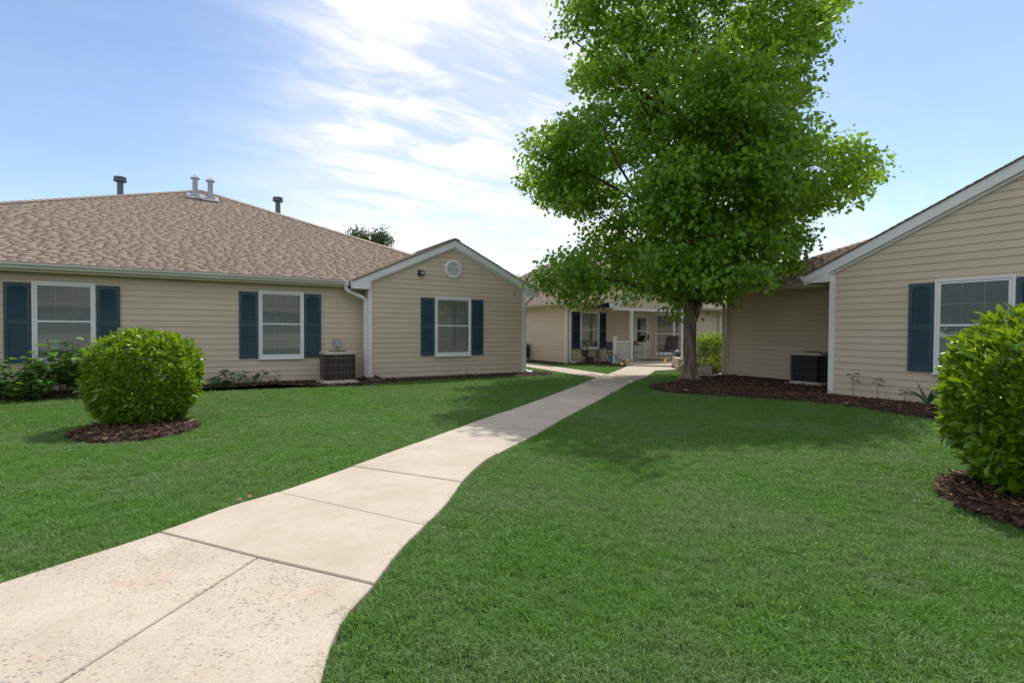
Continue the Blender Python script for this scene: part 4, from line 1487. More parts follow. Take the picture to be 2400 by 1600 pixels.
maple = empty('maple_tree', (10.77, 8.88, 0), 'tall leafy green maple tree standing beside the path in a mulch bed', 'tree')
tx, ty = TREE
tk = trunk_mesh('trunk', TREE, [(tx, ty, -0.05), (tx - 0.0, ty, 0.5), (tx - 0.01, ty + 0.01, 1.2), (tx - 0.03, ty + 0.02, 1.9), (tx - 0.06, ty + 0.04, 3.0), (tx + 0.0, ty, 5.0), (tx + 0.05, ty, 8.0), (tx + 0.0, ty, 10.6)],
                [0.185, 0.165, 0.155, 0.150, 0.125, 0.095, 0.06, 0.015])
obj('trunk', tk, maple, M['bark'])
lb_ = MB()
lo = TREE + RGT * 0.05
l1 = TREE + RGT * 0.16
l2 = TREE + RGT * 0.42
me = trunk_mesh('limb', TREE, [(lo[0], lo[1], 1.45), (l1[0], l1[1], 1.85), (l1[0] + 0.11, l1[1] - 0.07, 2.3), (l2[0] + 0.1, l2[1] - 0.05, 3.3), (l2[0] + 0.5, l2[1] - 0.3, 4.8)], [0.085, 0.095, 0.085, 0.06, 0.03], 24, 6)
obj('limb', me, maple, M['bark'])
# silhouette of the crown: height, left and right reach across the view
ZS = np.array([1.55, 2.0, 2.5, 3.0, 3.5, 4.0, 4.5, 5.0, 5.6, 6.1, 6.5, 7.0, 7.5, 8.2, 9.0, 9.7, 10.4, 11.0, 11.6, 12.1])
LS = np.array([-1.0, -3.2, -4.2, -4.0, -2.9, -2.7, -3.8, -4.3, -4.7, -4.4, -3.4, -2.8, -3.0, -3.0, -3.6, -3.4, -2.9, -2.2, -1.3, -0.3])
RS = np.array([-0.2, 1.5, 2.0, 2.9, 3.0, 3.3, 4.1, 4.6, 4.9, 4.3, 3.5, 2.95, 3.05, 3.15, 3.6, 3.9, 3.3, 2.4, 1.4, 0.3])


X0 = float(TREE @ RGT)


def crown_points(n_plates):
    """leaf clusters gathered into drooping plates, with gaps of shade and sky between them"""
    plates, out = [], []
    while len(plates) < n_plates:
        z = rng.uniform(1.6, 12.0)
        s, d = rng.uniform(-5, 5.2), rng.uniform(-5, 5)
        L, Rr = np.interp(z, ZS, LS), np.interp(z, ZS, RS)
        mid, half = (L + Rr) / 2, (Rr - L) / 2
        hd = min(max(half * 0.92, 0.2), 4.0)
        q = math.hypot((s - mid) / half, d / hd)
        if q > 0.97 or rng.random() > 0.08 + 0.92 * q ** 2.0:
            continue
        if any((s - a[0]) ** 2 + (d - a[1]) ** 2 + ((z - a[2]) * 1.5) ** 2 < 0.30 for a in plates):
            continue
        plates.append((s, d, z, q, mid))
    for _ in range(34):
        # low limbs hanging towards the path in front of the trunk
        plates.append((rng.uniform(-1.5, 0.9), rng.uniform(-3.3, -1.2), rng.uniform(2.3, 6.8), 0.8, 0.0))
    for s, d, z, q, mid in plates:
        k = int(rng.integers(11, 21))
        rx = rng.uniform(0.40, 0.80)
        v = rng.normal(0, 0.55, (k, 3)) * np.array([rx, rx, 0.24])
        for w in v:
            ss, dd = s + w[0], d + w[1]
            zz = z + w[2] - 0.22 * (w[0] ** 2 + w[1] ** 2) / rx
            if zz < 1.55:
                continue
            L, Rr = np.interp(zz, ZS, LS), np.interp(zz, ZS, RS)
            k_ = 13.2 / (13.2 + dd)
            pz = 1.25 + (zz - 1.25) * k_
            L, Rr = np.interp(pz, ZS, LS), np.interp(pz, ZS, RS)
            if not (L < (X0 + ss) * k_ - X0 < Rr - 0.1):
                continue
            p = TREE + RGT * ss + FWD * dd
            if zz < 2.1 and abs(ss) < 0.55 and dd < 0.7:
                continue
            out.append((p[0], p[1], zz, q))
    return np.array(out)


CP = crown_points(240)
br = MB()
for i in rng.choice(len(CP), 95, replace=False):
    p = CP[i]
    hd = math.hypot(p[0] - tx, p[1] - ty)
    zt = min(max(2.0, p[2] - 0.75 * hd), 11.0)
    smooth_tube(br, (tx, ty, zt), p[:3], 0.012 + 0.012 * hd, 0.006, 0.05, 5, 7, 0.25)
for sgn, tgt in ((-1, (-4.0, 5.6, -0.5)), (1, (4.1, 5.4, 0.2)), (-1, (-3.6, 2.7, 0.3)), (1, (2.6, 3.2, -0.8)), (-1, (-3.2, 9.0, 0.4)), (1, (3.4, 9.4, -0.2)), (1, (-0.4, 5.0, -3.6)), (1, (0.8, 4.0, 3.6))):
    p = TREE + RGT * tgt[0] + FWD * tgt[2]
    smooth_tube(br, (tx, ty, max(1.95, tgt[1] - 2.6)), (p[0], p[1], tgt[1]), 0.065, 0.014, 0.05, 7, 9, 0.3)
obj('branches', br.mesh('branches'), maple, M['twig'])
nl = 27
k = len(CP)
C = np.repeat(CP[:, :3], nl, 0)
n = len(C)
off = np.clip(rng.normal(0, 1, (n, 3)), -1.7, 1.7) * np.array([0.20, 0.20, 0.13])
P = C + off
axis = np.stack([C[:, 0] - tx, C[:, 1] - ty, (C[:, 2] - 5.5) * 0.25], 1)
out_ = unit(axis)
D = out_ * 0.55 + rng.normal(0, 0.55, (n, 3)) + np.array([0, 0, -0.42])
Nn = rng.normal(0, 0.65, (n, 3)) + np.array([0, 0, 0.8]) + out_ * 0.4
S = rng.uniform(0.075, 0.138, n)
tone = np.clip(rng.normal(0.42, 0.28, n) + np.repeat(rng.normal(0, 0.22, k), nl), 0, 1)
crown = obj('crown', leaves('crown', P, D, Nn, S, MAPLE, tone, 0.10, 0.16), maple, M['maple'])


def simple_tree(name, base, height, spread, zc, nclus, nleaf, ls, label, lobes=None, mat='fartree', seed=5):
    rr = np.random.default_rng(seed)
    t = empty(name, (base[0], base[1], 0), label, 'tree')
    b = MB()
    smooth_tube(b, (base[0], base[1], 0), (base[0], base[1], zc), 0.16, 0.07, 0.01, 10, 6, 0)
    cl = []
    for (ox, oy, oz, rx, rz) in lobes:
        for _ in range(nclus):
            v = rr.normal(0, 1, 3)
            v = v / np.linalg.norm(v) * rr.uniform(0.35, 1) ** 0.5
            cl.append((base[0] + ox + v[0] * rx, base[1] + oy + v[1] * rx, oz + v[2] * rz))
        smooth_tube(b, (base[0], base[1], zc * 0.75), (base[0] + ox, base[1] + oy, oz), 0.06, 0.015, 0.04, 6, 6)
    obj('trunk', b.mesh('trunk', True), t, M['twig'])
    cl = np.array(cl)
    C = np.repeat(cl, nleaf, 0)
    n = len(C)
    P = C + rr.normal(0, 1, (n, 3)) * np.array([0.22, 0.22, 0.16])
    D = rr.normal(0, 0.7, (n, 3)) + np.array([0, 0, -0.3])
    Nn = rr.normal(0, 0.6, (n, 3)) + np.array([0, 0, 0.9])
    obj('crown', leaves('crown', P, D, Nn, rr.uniform(0.7, 1.2, n) * ls, OVAL, rr.random(n)), t, M[mat])
    return t


simple_tree('background_tree', (8.67, 31.0), 8.5, 2, 5.0, 60, 22, 0.17, 'olive green treetop showing over the left house roof',
            [(-0.53, 0.32, 6.75, 0.55, 0.55), (0.62, -0.38, 6.75, 0.55, 0.65), (0.05, 0.0, 5.6, 1.0, 0.7)])
simple_tree('reflected_tree', (-12.5, 9.8), 7, 2, 2.6, 170, 26, 0.30, 'leafy tree beyond the left lawn seen only as a reflection in the right window',
            [(0, 0, 4.0, 2.4, 1.8), (1.6, 0.8, 3.0, 1.8, 1.6), (-1.6, -0.6, 3.0, 1.8, 1.6)], seed=19)
simple_tree('reflected_tree', (-7.2, -6.0), 7, 2, 2.6, 30, 16, 0.15, 'small tree on the near lawn seen only as a reflection in the left window',
            [(0, 0, 4.2, 1.2, 1.0), (0.9, 0.4, 3.6, 1.0, 0.8), (-0.9, -0.3, 3.7, 1.0, 0.8)], seed=9)


# ------------------------------------------------------------------ clipped shrubs
def shrub(name, c, rx, ry, zb, zt, nleaf, ls, label, singles=0, seed=1):
    rr = np.random.default_rng(seed)
    s = empty(name, (c[0], c[1], 0), label, 'shrub', 'rounded clipped shrubs')
    zc, rz = (zb + zt) / 2, (zt - zb) / 2
    v = unit(rr.normal(0, 1, (nleaf, 3)))
    shell = np.where(rr.random(nleaf) < 0.72, rr.uniform(0.90, 1.02, nleaf), rr.uniform(0.45, 0.95, nleaf))
    # a little squarer than an ellipsoid, with lumps
    rho = np.hypot(v[:, 0], v[:, 1])
    pw = v * ((rho ** 2.7 + np.abs(v[:, 2]) ** 2.7) ** (-1 / 2.7))[:, None]
    lump = np.array([mnoise.noise(Vector(q) * 2.3 + Vector((seed * 3.1, 0, 0))) * 0.085 + mnoise.noise(Vector(q) * 6.0) * 0.08 for q in pw])
    rad = (shell + lump)[:, None]
    taper = np.where(v[:, 2] < 0, 1 - 0.06 * np.abs(v[:, 2]), 1.0)[:, None]
    P = np.stack([c[0] + pw[:, 0] * rx * rad[:, 0] * taper[:, 0], c[1] + pw[:, 1] * ry * rad[:, 0] * taper[:, 0], zc + pw[:, 2] * rz * rad[:, 0]], 1)
    gate = np.array([mnoise.noise(Vector(q) * 4.2 + Vector((0, seed, 0))) for q in pw])
    keep = (gate > -0.38) & (P[:, 2] > 0.05)
    # whorls: several leaves share one tip direction
    P, v = P[keep], v[keep]
    n = len(P)
    D = v * 0.75 + rr.normal(0, 0.55, (n, 3)) + np.array([0, 0, 0.30])
    Nn = rr.normal(0, 0.5, (n, 3)) + np.array([0, 0, 0.65]) + v * 0.25
    S = np.clip(rr.gamma(9, 0.105, n), 0.45, 1.6) * ls
    up = (P[:, 2] - zb) / (zt - zb)
    tone = np.clip(rr.normal(0.45, 0.22, n), 0, 1)
    dcam = np.linalg.norm(P - CAMP, axis=1)
    ua, va, z = frame_uv(P)
    vis = (np.abs(ua) < 0.5) & (np.abs(va) < 0.33)
    pick = np.zeros(n, bool)
    if singles:
        face = np.sum(v * (CAMP - P), 1) > 0
        cand = np.where(vis & face, dcam, 1e6)
        pick[np.argsort(cand)[:singles]] = True
    obj('foliage', leaves('foliage', P[~pick], D[~pick], Nn[~pick], S[~pick], OVAL, tone[~pick], 0.22, 0.14), s, M['bush'])
    if singles:
        base = leaves('leaf', np.zeros((1, 3)), np.array([[1.0, 0, 0]]), np.array([[0, 0, 1.0]]), np.ones(1), OVAL, np.zeros(1), 0.22, 0.14)
        base.materials.append(M['bushobj'])
        for i in np.nonzero(pick)[0]:
            d_ = Vector(D[i]).normalized()
            nn = Vector(Nn[i])
            nn = (nn - d_ * nn.dot(d_)).normalized()
            b_ = d_.cross(nn)
            mw = Matrix(((d_.x, -b_.x, nn.x, P[i][0]), (d_.y, -b_.y, nn.y, P[i][1]), (d_.z, -b_.z, nn.z, P[i][2]), (0, 0, 0, 1)))
            obj('leaf', base, s, None, mw @ Matrix.Scale(S[i], 4))
    st = MB()
    for i in range(26):
        q = P[rr.integers(0, n)]
        smooth_tube(st, (c[0] + rr.normal(0, 0.05), c[1] + rr.normal(0, 0.05), 0), (c[0] + (q[0] - c[0]) * 0.78, c[1] + (q[1] - c[1]) * 0.78, zc + (q[2] - zc) * 0.78), 0.013, 0.003, 0.06, 5, 5)
    obj('stems', st.mesh('stems'), s, M['twig'])
    return s


shrub('shrub', (-0.63, 8.20), 0.605, 0.61, 0.02, 1.19, 15000, 0.066, 'bright green rounded shrub in a mulch ring on the left lawn', 0, 3)
shrub('shrub', (5.47, 1.06), 0.735, 0.72, 0.02, 1.42, 17500, 0.078, 'large green shrub cut off by the right edge of the picture', 300, 8)


# ------------------------------------------------------------------ garden plants
leaf_cache = {}


def leaf_obj(parent, mat, outline, p, d, nn, s, key, fold=0.12, droop=0.2):
    if key not in leaf_cache:
        me = leaves('leaf', np.zeros((1, 3)), np.array([[1.0, 0, 0]]), np.array([[0, 0, 1.0]]), np.ones(1), outline, np.zeros(1), fold, droop)
        me.materials.append(M[mat])
        leaf_cache[key] = me
    d = Vector(d).normalized()
    nn = Vector(nn)
    nn = (nn - d * nn.dot(d)).normalized()
    b = d.cross(nn)
    p = Vector(p)
    mw = Matrix(((d.x, -b.x, nn.x, p.x), (d.y, -b.y, nn.y, p.y), (d.z, -b.z, nn.z, p.z), (0, 0, 0, 1)))
    return obj('leaf', leaf_cache[key], parent, None, mw @ Matrix.Scale(s, 4))


def leafy_plant(name, x, y, h, stems, per, ls, label, spread=0.25, mat='plant', outline=BROAD, key='broad', group=None, cat='plant', lean=0.15):
    p = empty(name, (x, y, 0.02), label, cat, group)
    sb = MB()
    for i in range(stems):
        a = random.uniform(0, 6.283)
        r = spread * math.sqrt(random.random())
        bx, by = x + r * 0.5 * math.cos(a), y + r * 0.5 * math.sin(a)
        hh = h * random.uniform(0.65, 1.0)
        tx_, ty_ = bx + math.cos(a) * (r + lean * hh * random.random()), by + math.sin(a) * (r + lean * hh * random.random())
        sb.tube([(bx, by, 0), ((bx + tx_) / 2, (by + ty_) / 2, hh * 0.55), (tx_, ty_, hh)], [0.008, 0.007, 0.004], 5)
        for j in range(per):
            t = 0.22 + 0.78 * (j + random.random() * 0.5) / per
            q = Vector((bx + (tx_ - bx) * t, by + (ty_ - by) * t, hh * t))
            la = j * 2.4 + random.uniform(-0.5, 0.5) + i
            d = Vector((math.cos(la), math.sin(la), random.uniform(-0.25, 0.55)))
            nn = Vector((random.gauss(0, 0.35), random.gauss(0, 0.35), 1))
            leaf_obj(p, mat, outline, q + d * 0.02, d, nn, ls * random.uniform(0.65, 1.2) * (1.15 - 0.35 * t), key)
    sb.build('stems', M['stem'], p)
    return p


GP = 'leafy plants growing under the left window'
for x, y, h, st_, per, ls, lab in (
        (-3.55, 12.35, 0.76, 17, 12, 0.18, 'dark leafy plant in front of the leftmost shutter at the picture edge'),
        (-4.25, 12.55, 0.80, 17, 12, 0.18, 'dark green leafy plant partly cut off at the left picture edge'),
        (-2.80, 12.30, 0.82, 17, 12, 0.20, 'broad leaved plant below the left corner of the leftmost window'),
        (-2.15, 12.55, 1.10, 12, 12, 0.21, 'tall big leaved plant rising in front of the leftmost window'),
        (-1.62, 12.45, 1.12, 12, 12, 0.21, 'tall leafy plant half hidden behind the left rounded shrub'),
        (-2.55, 12.05, 0.46, 15, 10, 0.14, 'small bright leaved plant at the lawn edge before the left window')):
    leafy_plant('garden_plant', x, y, h, st_, per, ls, lab, 0.36, group=GP)


def squash(x, y, label, n=16, ls=0.22):
    p = empty('squash_plant', (x, y, 0.03), label, 'plant', 'low spreading plants along the left wall')
    sb = MB()
    for i in range(n):
        a = random.uniform(0, 6.283)
        r = random.uniform(0.05, 0.38)
        hh = random.uniform(0.08, 0.30) * (1.1 - r)
        q = Vector((x + r * math.cos(a) * 1.2, y + r * math.sin(a) * 0.75, 0.03 + hh))
        sb.tube([(x + 0.3 * r * math.cos(a), y + 0.3 * r * math.sin(a), 0.02), tuple(q)], [0.006, 0.004], 5)
        d = Vector((math.cos(a) + random.gauss(0, 0.5), math.sin(a) + random.gauss(0, 0.5), random.uniform(-0.2, 0.35)))
        leaf_obj(p, 'squash', BROAD, q, d, (random.gauss(0, 0.3), random.gauss(0, 0.3) - 0.3, 1), ls * random.uniform(0.6, 1.15), 'squash')
    sb.build('stems', M['stem'], p)


squash(0.05, 12.82, 'low dark leaved plant peeking out right of the left rounded shrub', 18)
squash(0.62, 12.80, 'low spreading big leaved plant between shrub and middle window')
squash(1.05, 12.85, 'low leafy plant below the left shutter of the middle window', 14, 0.17)
squash(1.42, 12.72, 'smallest low plant at the end of the leafy row by bare mulch', 9, 0.12)
for x, y, h, lab in ((10.52, 4.90, 0.46, 'tallest thin seedling against the right gable wall'), (10.52, 4.48, 0.40, 'middle thin seedling against the right gable wall'),
                     (10.52, 4.06, 0.23, 'shortest seedling against the right gable wall beside the strap leaved plant')):
    p = empty('seedling', (x, y, 0.04), lab, 'seedling', 'seedlings along the right gable wall')
    MB().tube([(x, y, 0.03), (x + 0.005, y + 0.01, h * 0.6), (x, y - 0.01, h + 0.04)], [0.006, 0.005, 0.003], 5).build('stem', M['stem'], p)
    for j in range(6):
        a = j * 2.5 + h * 10
        t = 0.70 + 0.06 * j
        leaf_obj(p, 'plant', OVAL, (x, y, 0.04 + h * t), (math.cos(a), math.sin(a), 0.1), (-0.5, 0, 1), 0.125 * (0.75 + h * 0.6), 'seed', 0.12, 0.3)
ip = empty('iris_plant', (10.45, 3.72, 0.04), 'strap leaved green plant by the right gable wall near the big shrub', 'plant')
for j in range(11):
    a = math.pi / 2 + (j - 5) * 0.16 + random.gauss(0, 0.25)
    L = random.uniform(0.30, 0.58)
    b = MB()
    dy, dz = math.cos(a) * 0.75, 1.0
    pts = []
    for i in range(6):
        t = i / 5
        pts.append(Vector((10.45 + 0.03 * math.sin(j * 2.1) + (-0.16 * t * t if j % 2 else 0.05 * t), 3.72 + (j - 5) * 0.008 + dy * L * t + (0.10 * t * t * (1 if dy > 0 else -1)), 0.03 + L * (t - 0.28 * t * t * abs(dy) * 2.2))))
    for i, q in enumerate(pts):
        w = 0.017 * (1 - (i / 5) ** 2.5) + 0.001
        b.v += [tuple(q + Vector((0.004, -w, 0))), tuple(q + Vector((-0.004, w, 0)))]
    for i in range(5):
        b.f.append((2 * i, 2 * i + 1, 2 * i + 3, 2 * i + 2))
    b.build('leaf', M['iris'], ip)


def flower_plant(x, y, h, n, ls, label, petals, seed, mat='sunplant'):
    rr = np.random.default_rng(seed)
    p = empty('flowering_plant', (x, y, 0.0), label, 'plant', 'flowering plants behind the picket edging')
    z = h * rr.beta(2.0, 1.2, n)
    a = rr.uniform(0, 6.283, n)
    r = 0.34 * np.sqrt(rr.random(n)) * (0.55 + 0.6 * z / h)
    P = np.stack([x + r * np.cos(a), y + r * np.sin(a), z], 1)
    D = np.stack([np.cos(a), np.sin(a), rr.uniform(-0.3, 0.8, n)], 1)
    Nn = rr.normal(0, 0.4, (n, 3)) + np.array([0, 0, 1])
    obj('foliage', leaves('foliage', P, D, Nn, rr.uniform(0.6, 1.3, n) * ls, OVAL, rr.random(n)), p, M[mat])
    sb = MB()
    for i in range(12):
        q = P[rr.integers(0, n)]
        sb.tube([(x + rr.normal(0, 0.08), y + rr.normal(0, 0.08), 0), tuple(q)], [0.007, 0.004], 5)
    sb.build('stems', M['stem'], p)
    for i, (pm, cnt) in enumerate(petals):
        for j in range(cnt):
            q = (x + rr.normal(0, 0.22), y + rr.normal(0, 0.22) - 0.1, rr.uniform(0.10, 0.55) if pm == 'petal' else rr.uniform(0.3, h))
            fb = MB()
            for kk in range(7):
                an = kk * 6.283 / 7
                e1, e2 = Vector((math.cos(an), math.sin(an), 0.15)) * 0.045, Vector((-math.sin(an), math.cos(an), 0)) * 0.016
                o_ = Vector(q)
                fb.poly([o_, o_ + e1 * 0.6 - e2, o_ + e1, o_ + e1 * 0.6 + e2])
            fb.build('flower', M[pm], p)


flower_plant(13.05, 10.50, 1.12, 900, 0.105, 'bright green leafy plant right beside the tree trunk behind the edging', (('petal', 5), ('yellowpetal', 2)), 21)
flower_plant(13.60, 10.35, 1.22, 1000, 0.10, 'tall sunlit leafy plant between trunk and downspout', (('petal', 4), ('yellowpetal', 3)), 22)
flower_plant(14.20, 10.50, 1.30, 900, 0.10, 'tall leafy plant right next to the cream downspout', (('yellowpetal', 6),), 23)
flower_plant(12.95, 9.72, 0.62, 300, 0.08, 'low yellowing plant with orange flowers at the downspout foot', (('petal', 7), ('yellowpetal', 6)), 24)
flower_plant(12.50, 9.78, 0.50, 240, 0.08, 'low plant with orange flowers directly behind the picket edging', (('petal', 9), ('yellowpetal', 4)), 25)


# ------------------------------------------------------------------ air conditioners
def condenser(x, y, w, d, h, rot, label, zb=0.03, bars=10, core='coil'):
    """boxy condenser with wire guard; front faces local -y"""
    mw = Matrix.Translation((x, y, zb)) @ Matrix.Rotation(R(rot), 4, 'Z')
    a = bpy.data.objects.new('air_conditioner', None)
    WM[a.name] = mw
    a.matrix_basis = mw
    col.objects.link(a)
    tag(a, label, 'air conditioner', 'condensers beside the houses')
    c = 0.06
    ring = [(c, 0), (w - c, 0), (w, c), (w, d - c), (w - c, d), (c, d), (0, d - c), (0, c)]
    MB().prism([(p[0], p[1], 0.03) for p in ring], (0, 0, 0.05)).build('base_pan', M['ac'], a, mw)
    ins_ = [(0.02 + p[0] * (w - 0.04) / w, 0.02 + p[1] * (d - 0.04) / d) for p in ring]
    MB().prism([(p[0], p[1], 0.08) for p in ins_], (0, 0, h - 0.13)).build('coil', M[core], a, mw)
    MB().prism([(p[0], p[1], h - 0.05) for p in ring], (0, 0, 0.04)).prism([(w / 2 + (p[0] - w / 2) * 0.92, d / 2 + (p[1] - d / 2) * 0.92, h - 0.01) for p in ring], (0, 0, 0.025)).build('lid', M['ac'], a, mw)
    MB().box(-0.06, w + 0.06, -0.06, d + 0.06, -0.03, 0.03).build('pad', M['cmu'], a, mw)
    for k in range(8):
        p, q = ring[k], ring[(k + 1) % 8]
        L = math.hypot(q[0] - p[0], q[1] - p[1])
        nb = max(1, int(bars * L / w)) if L > 0.2 else 1
        gb_ = MB()
        for i in range(nb + 1):
            t = i / nb
            gx, gy = p[0] + (q[0] - p[0]) * t, p[1] + (q[1] - p[1]) * t
            gb_.box(gx - 0.0014, gx + 0.0014, gy - 0.0014, gy + 0.0014, 0.08, h - 0.05)
        for zz in (0.27, 0.45, 0.62):
            if zz < h - 0.08:
                gb_.tube([(p[0], p[1], zz * h / 0.75), (q[0], q[1], zz * h / 0.75)], 0.003, 4)
        gb_.build('wire_guard', M['wire' if rot == 0 else 'pvc'], a, mw)
    MB().lathe([(0.20, h + 0.016), (0.20, h + 0.028), (0.05, h + 0.034)], (w / 2, d / 2, 0), 18).build('fan_grille', M['black'], a, mw)
    return a


condenser(2.40, 12.12, 0.72, 0.72, 0.72, 0, 'beige wire fronted condenser by the left house downspout')
condenser(11.98, 7.00, 0.72, 0.72, 0.74, -90, 'dark condenser beside the right house corner post', 0.05, 16, 'black')
condenser(11.62, 19.22, 0.62, 0.6, 0.70, -90, 'dark condenser half hidden behind the left gable corner', 0.03, 10, 'black')

sb_ = MB()
sb_.hexa([(3.42, 12.78, 0.03), (3.72, 12.78, 0.03), (3.80, 12.10, 0.03), (3.40, 12.10, 0.03), (3.42, 12.78, 0.10), (3.72, 12.78, 0.10), (3.80, 12.10, 0.055), (3.40, 12.10, 0.055)])
for x0 in (3.41, 3.73):
    sb_.hexa([(x0, 12.78, 0.10), (x0 + 0.04, 12.78, 0.10), (x0 + 0.05, 12.10, 0.055), (x0 + 0.01, 12.10, 0.055), (x0, 12.78, 0.14), (x0 + 0.04, 12.78, 0.14), (x0 + 0.05, 12.10, 0.09), (x0 + 0.01, 12.10, 0.09)])
tag(sb_.build('splash_block', M['pot']), 'dark splash block under the downspout at the left house corner', 'splash block')

# ------------------------------------------------------------------ picket edging, block wall, stones
fe = empty('picket_edging', (11.58, 9.52, 0), 'short white plastic picket edging right of the tree trunk', 'fence')
dirv = Vector((0.78, -0.12, 0)).normalized()
for i in range(11):
    o = Vector((11.56, 9.52, 0)) + dirv * (i * 0.075)
    pk = MB().prism([(-0.019, 0, 0.02), (0.019, 0, 0.02), (0.019, 0, 0.27), (0, 0, 0.305), (-0.019, 0, 0.27)], (0, 0.014, 0))
    pk.build('picket', M['picket'], fe, Matrix.Translation(o) @ Matrix.Rotation(math.atan2(dirv.y, dirv.x), 4, 'Z'))
for z in (0.05, 0.19, 0.245):
    MB().box(-0.03, 0.79, 0.014, 0.024, z, z + 0.026).build('rail', M['picket'], fe, Matrix.Translation((11.56, 9.52, 0)) @ Matrix.Rotation(math.atan2(dirv.y, dirv.x), 4, 'Z'))
bw = empty('block_wall', (13.7, 11.6, 0), 'low cream concrete block planter wall just left of the tree trunk', 'wall')
bdir = Vector((14.86 - 13.60, 12.86 - 11.44, 0)).normalized()
ba = math.atan2(bdir.y, bdir.x)
blk = MB()
blk.box(0, 0.385, 0, 0.14, 0, 0.185).box(0.03, 0.355, -0.008, 0.0, 0.03, 0.155)
bmesh_ = blk.mesh('block')
bmesh_.materials.append(M['cmu'])
for r_i in range(2):
    for i in range(5):
        if r_i == 1 and i == 4:
            continue
        o = Vector((13.58, 11.46, 0)) + bdir * (i * 0.395 + (0.2 if r_i else 0))
        obj('block', bmesh_, bw, None, Matrix.Translation(o + Vector((0, 0, 0.005 + r_i * 0.19))) @ Matrix.Rotation(ba, 4, 'Z'))
for i, (x, y, a) in enumerate(((12.42, 9.26, 0.3), (12.72, 9.22, 0.1), (12.1, 9.22, -0.2))):
    q = MB()
    q.prism([(0.20 * math.cos(t * 1.05) * random.uniform(0.8, 1.1), 0.11 * math.sin(t * 1.05) * random.uniform(0.8, 1.1), 0.03) for t in range(6)], (0, 0, 0.05))
    lab = ('flat stone beside the end of the picket edging', 'flat stone at the foot of the cream downspout', 'flat stone in front of the picket edging')[i]
    tag(q.build('stepping_stone', M['cmu'], None, Matrix.Translation((x, y, 0.01)) @ Matrix.Rotation(a, 4, 'Z')), lab, 'stone', 'flat stones by the flower bed')

# ------------------------------------------------------------------ porch furnishings
pt = empty('pot_stand', (12.83, 15.62, 0), 'dark pot with a green plant on a wire stand under the navy shutter', 'plant pot')
MB().lathe([(0.10, 0.30), (0.155, 0.50), (0.165, 0.54), (0.145, 0.54), (0.12, 0.50)], (12.83, 15.62, 0), 16).build('pot', M['pot'], pt, smooth=False)
sb2 = MB()
for i in range(4):
    a = i * math.pi / 2 + 0.5
    sb2.tube([(12.83 + 0.10 * math.cos(a), 15.62 + 0.10 * math.sin(a), 0.36), (12.83 + 0.12 * math.cos(a), 15.62 + 0.12 * math.sin(a), 0.15), (12.83 + 0.15 * math.cos(a), 15.62 + 0.15 * math.sin(a), 0.02)], 0.008, 5)
sb2.build('stand', M['black'], pt)
for i in range(26):
    a = random.uniform(0, 6.283)
    leaf_obj(pt, 'plant', OVAL, (12.83 + 0.08 * math.cos(a), 15.62 + 0.08 * math.sin(a), 0.54 + random.uniform(0, 0.25)), (math.cos(a), math.sin(a), 1.2), (random.gauss(0, 1), random.gauss(0, 1), 0.5), 0.12, 'pl')
tag(MB().box(13.10, 13.36, 15.72, 15.93, 0.03, 0.28).box(13.13, 13.33, 15.715, 15.72, 0.07, 0.25).build('utility_box', M['pot']), 'square brown grey box on the ground below the back window', 'box')
tp = empty('potted_topiary', (13.62, 15.75, 0), 'small dark green upright shrublet right of the brown box', 'plant')
n = 220
a_, z_ = rng.uniform(0, 6.283, n), rng.uniform(0.05, 0.52, n)
rr_ = 0.085 * np.sqrt(rng.random(n)) * (1.15 - z_ / 0.7)
obj('foliage', leaves('foliage', np.stack([13.62 + rr_ * np.cos(a_), 15.75 + rr_ * np.sin(a_), z_], 1), np.stack([np.cos(a_), np.sin(a_), np.full(n, 0.5)], 1), rng.normal(0, 0.5, (n, 3)) + np.array([0, 0, 1]), np.full(n, 0.055), OVAL, rng.random(n) * 0.3), tp, M['maple'])
MB().tube([(13.62, 15.75, 0.02), (13.62, 15.75, 0.45)], 0.012, 5).build('stem', M['twig'], tp)
pw_ = empty('pinwheel', (13.78, 15.45, 0), 'yellow and cyan garden pinwheel flower on a stick', 'pinwheel')
MB().tube([(13.78, 15.45, 0), (13.78, 15.45, 0.34)], 0.006, 5).build('stick', M['stem'], pw_)
for i in range(6):
    a = i * 1.047
    c0 = Vector((13.78, 15.43, 0.34))
    e1, e2 = Vector((math.cos(a), -0.15, math.sin(a))) * 0.09, Vector((-math.sin(a), 0.1, math.cos(a))) * 0.035
    MB().poly([c0, c0 + e1 * 0.5 - e2, c0 + e1, c0 + e1 * 0.55 + e2]).build('petal', M['yellowpetal' if i % 2 else 'cyan'], pw_)
MB().box(13.72, 13.775, 15.43, 15.455, 0.16, 0.28).build('tail', M['cyan'], pw_)
fg = empty('blue_figurine', (13.82, 15.20, 0), 'blue glazed seated animal figurine at the lawn edge', 'figurine')
MB().ball((13.82, 15.20, 0.13), 0.115, 12, 8, (0.9, 0.8, 1.15)).build('body', M['bluegl'], fg, smooth=True)
MB().ball((13.82, 15.17, 0.30), 0.075, 12, 8, (1, 0.9, 0.95)).build('head', M['bluegl'], fg, smooth=True)
for s in (-1, 1):
    MB().ball((13.82 + s * 0.055, 15.18, 0.375), 0.026, 8, 6, (0.8, 0.6, 1.5)).build('ear', M['bluegl'], fg, smooth=True)
    MB().ball((13.82 + s * 0.075, 15.11, 0.05), 0.045, 8, 6, (0.9, 1.4, 0.8)).build('foot', M['bluegl'], fg, smooth=True)
rg = empty('rabbit_figurine', (14.0, 15.25, 0), 'small red brown rabbit figurine with pale ears beside the blue one', 'figurine')
MB().ball((14.0, 15.25, 0.10), 0.065, 10, 7, (0.85, 0.8, 1.5)).build('body', M['redbrown'], rg, smooth=True)
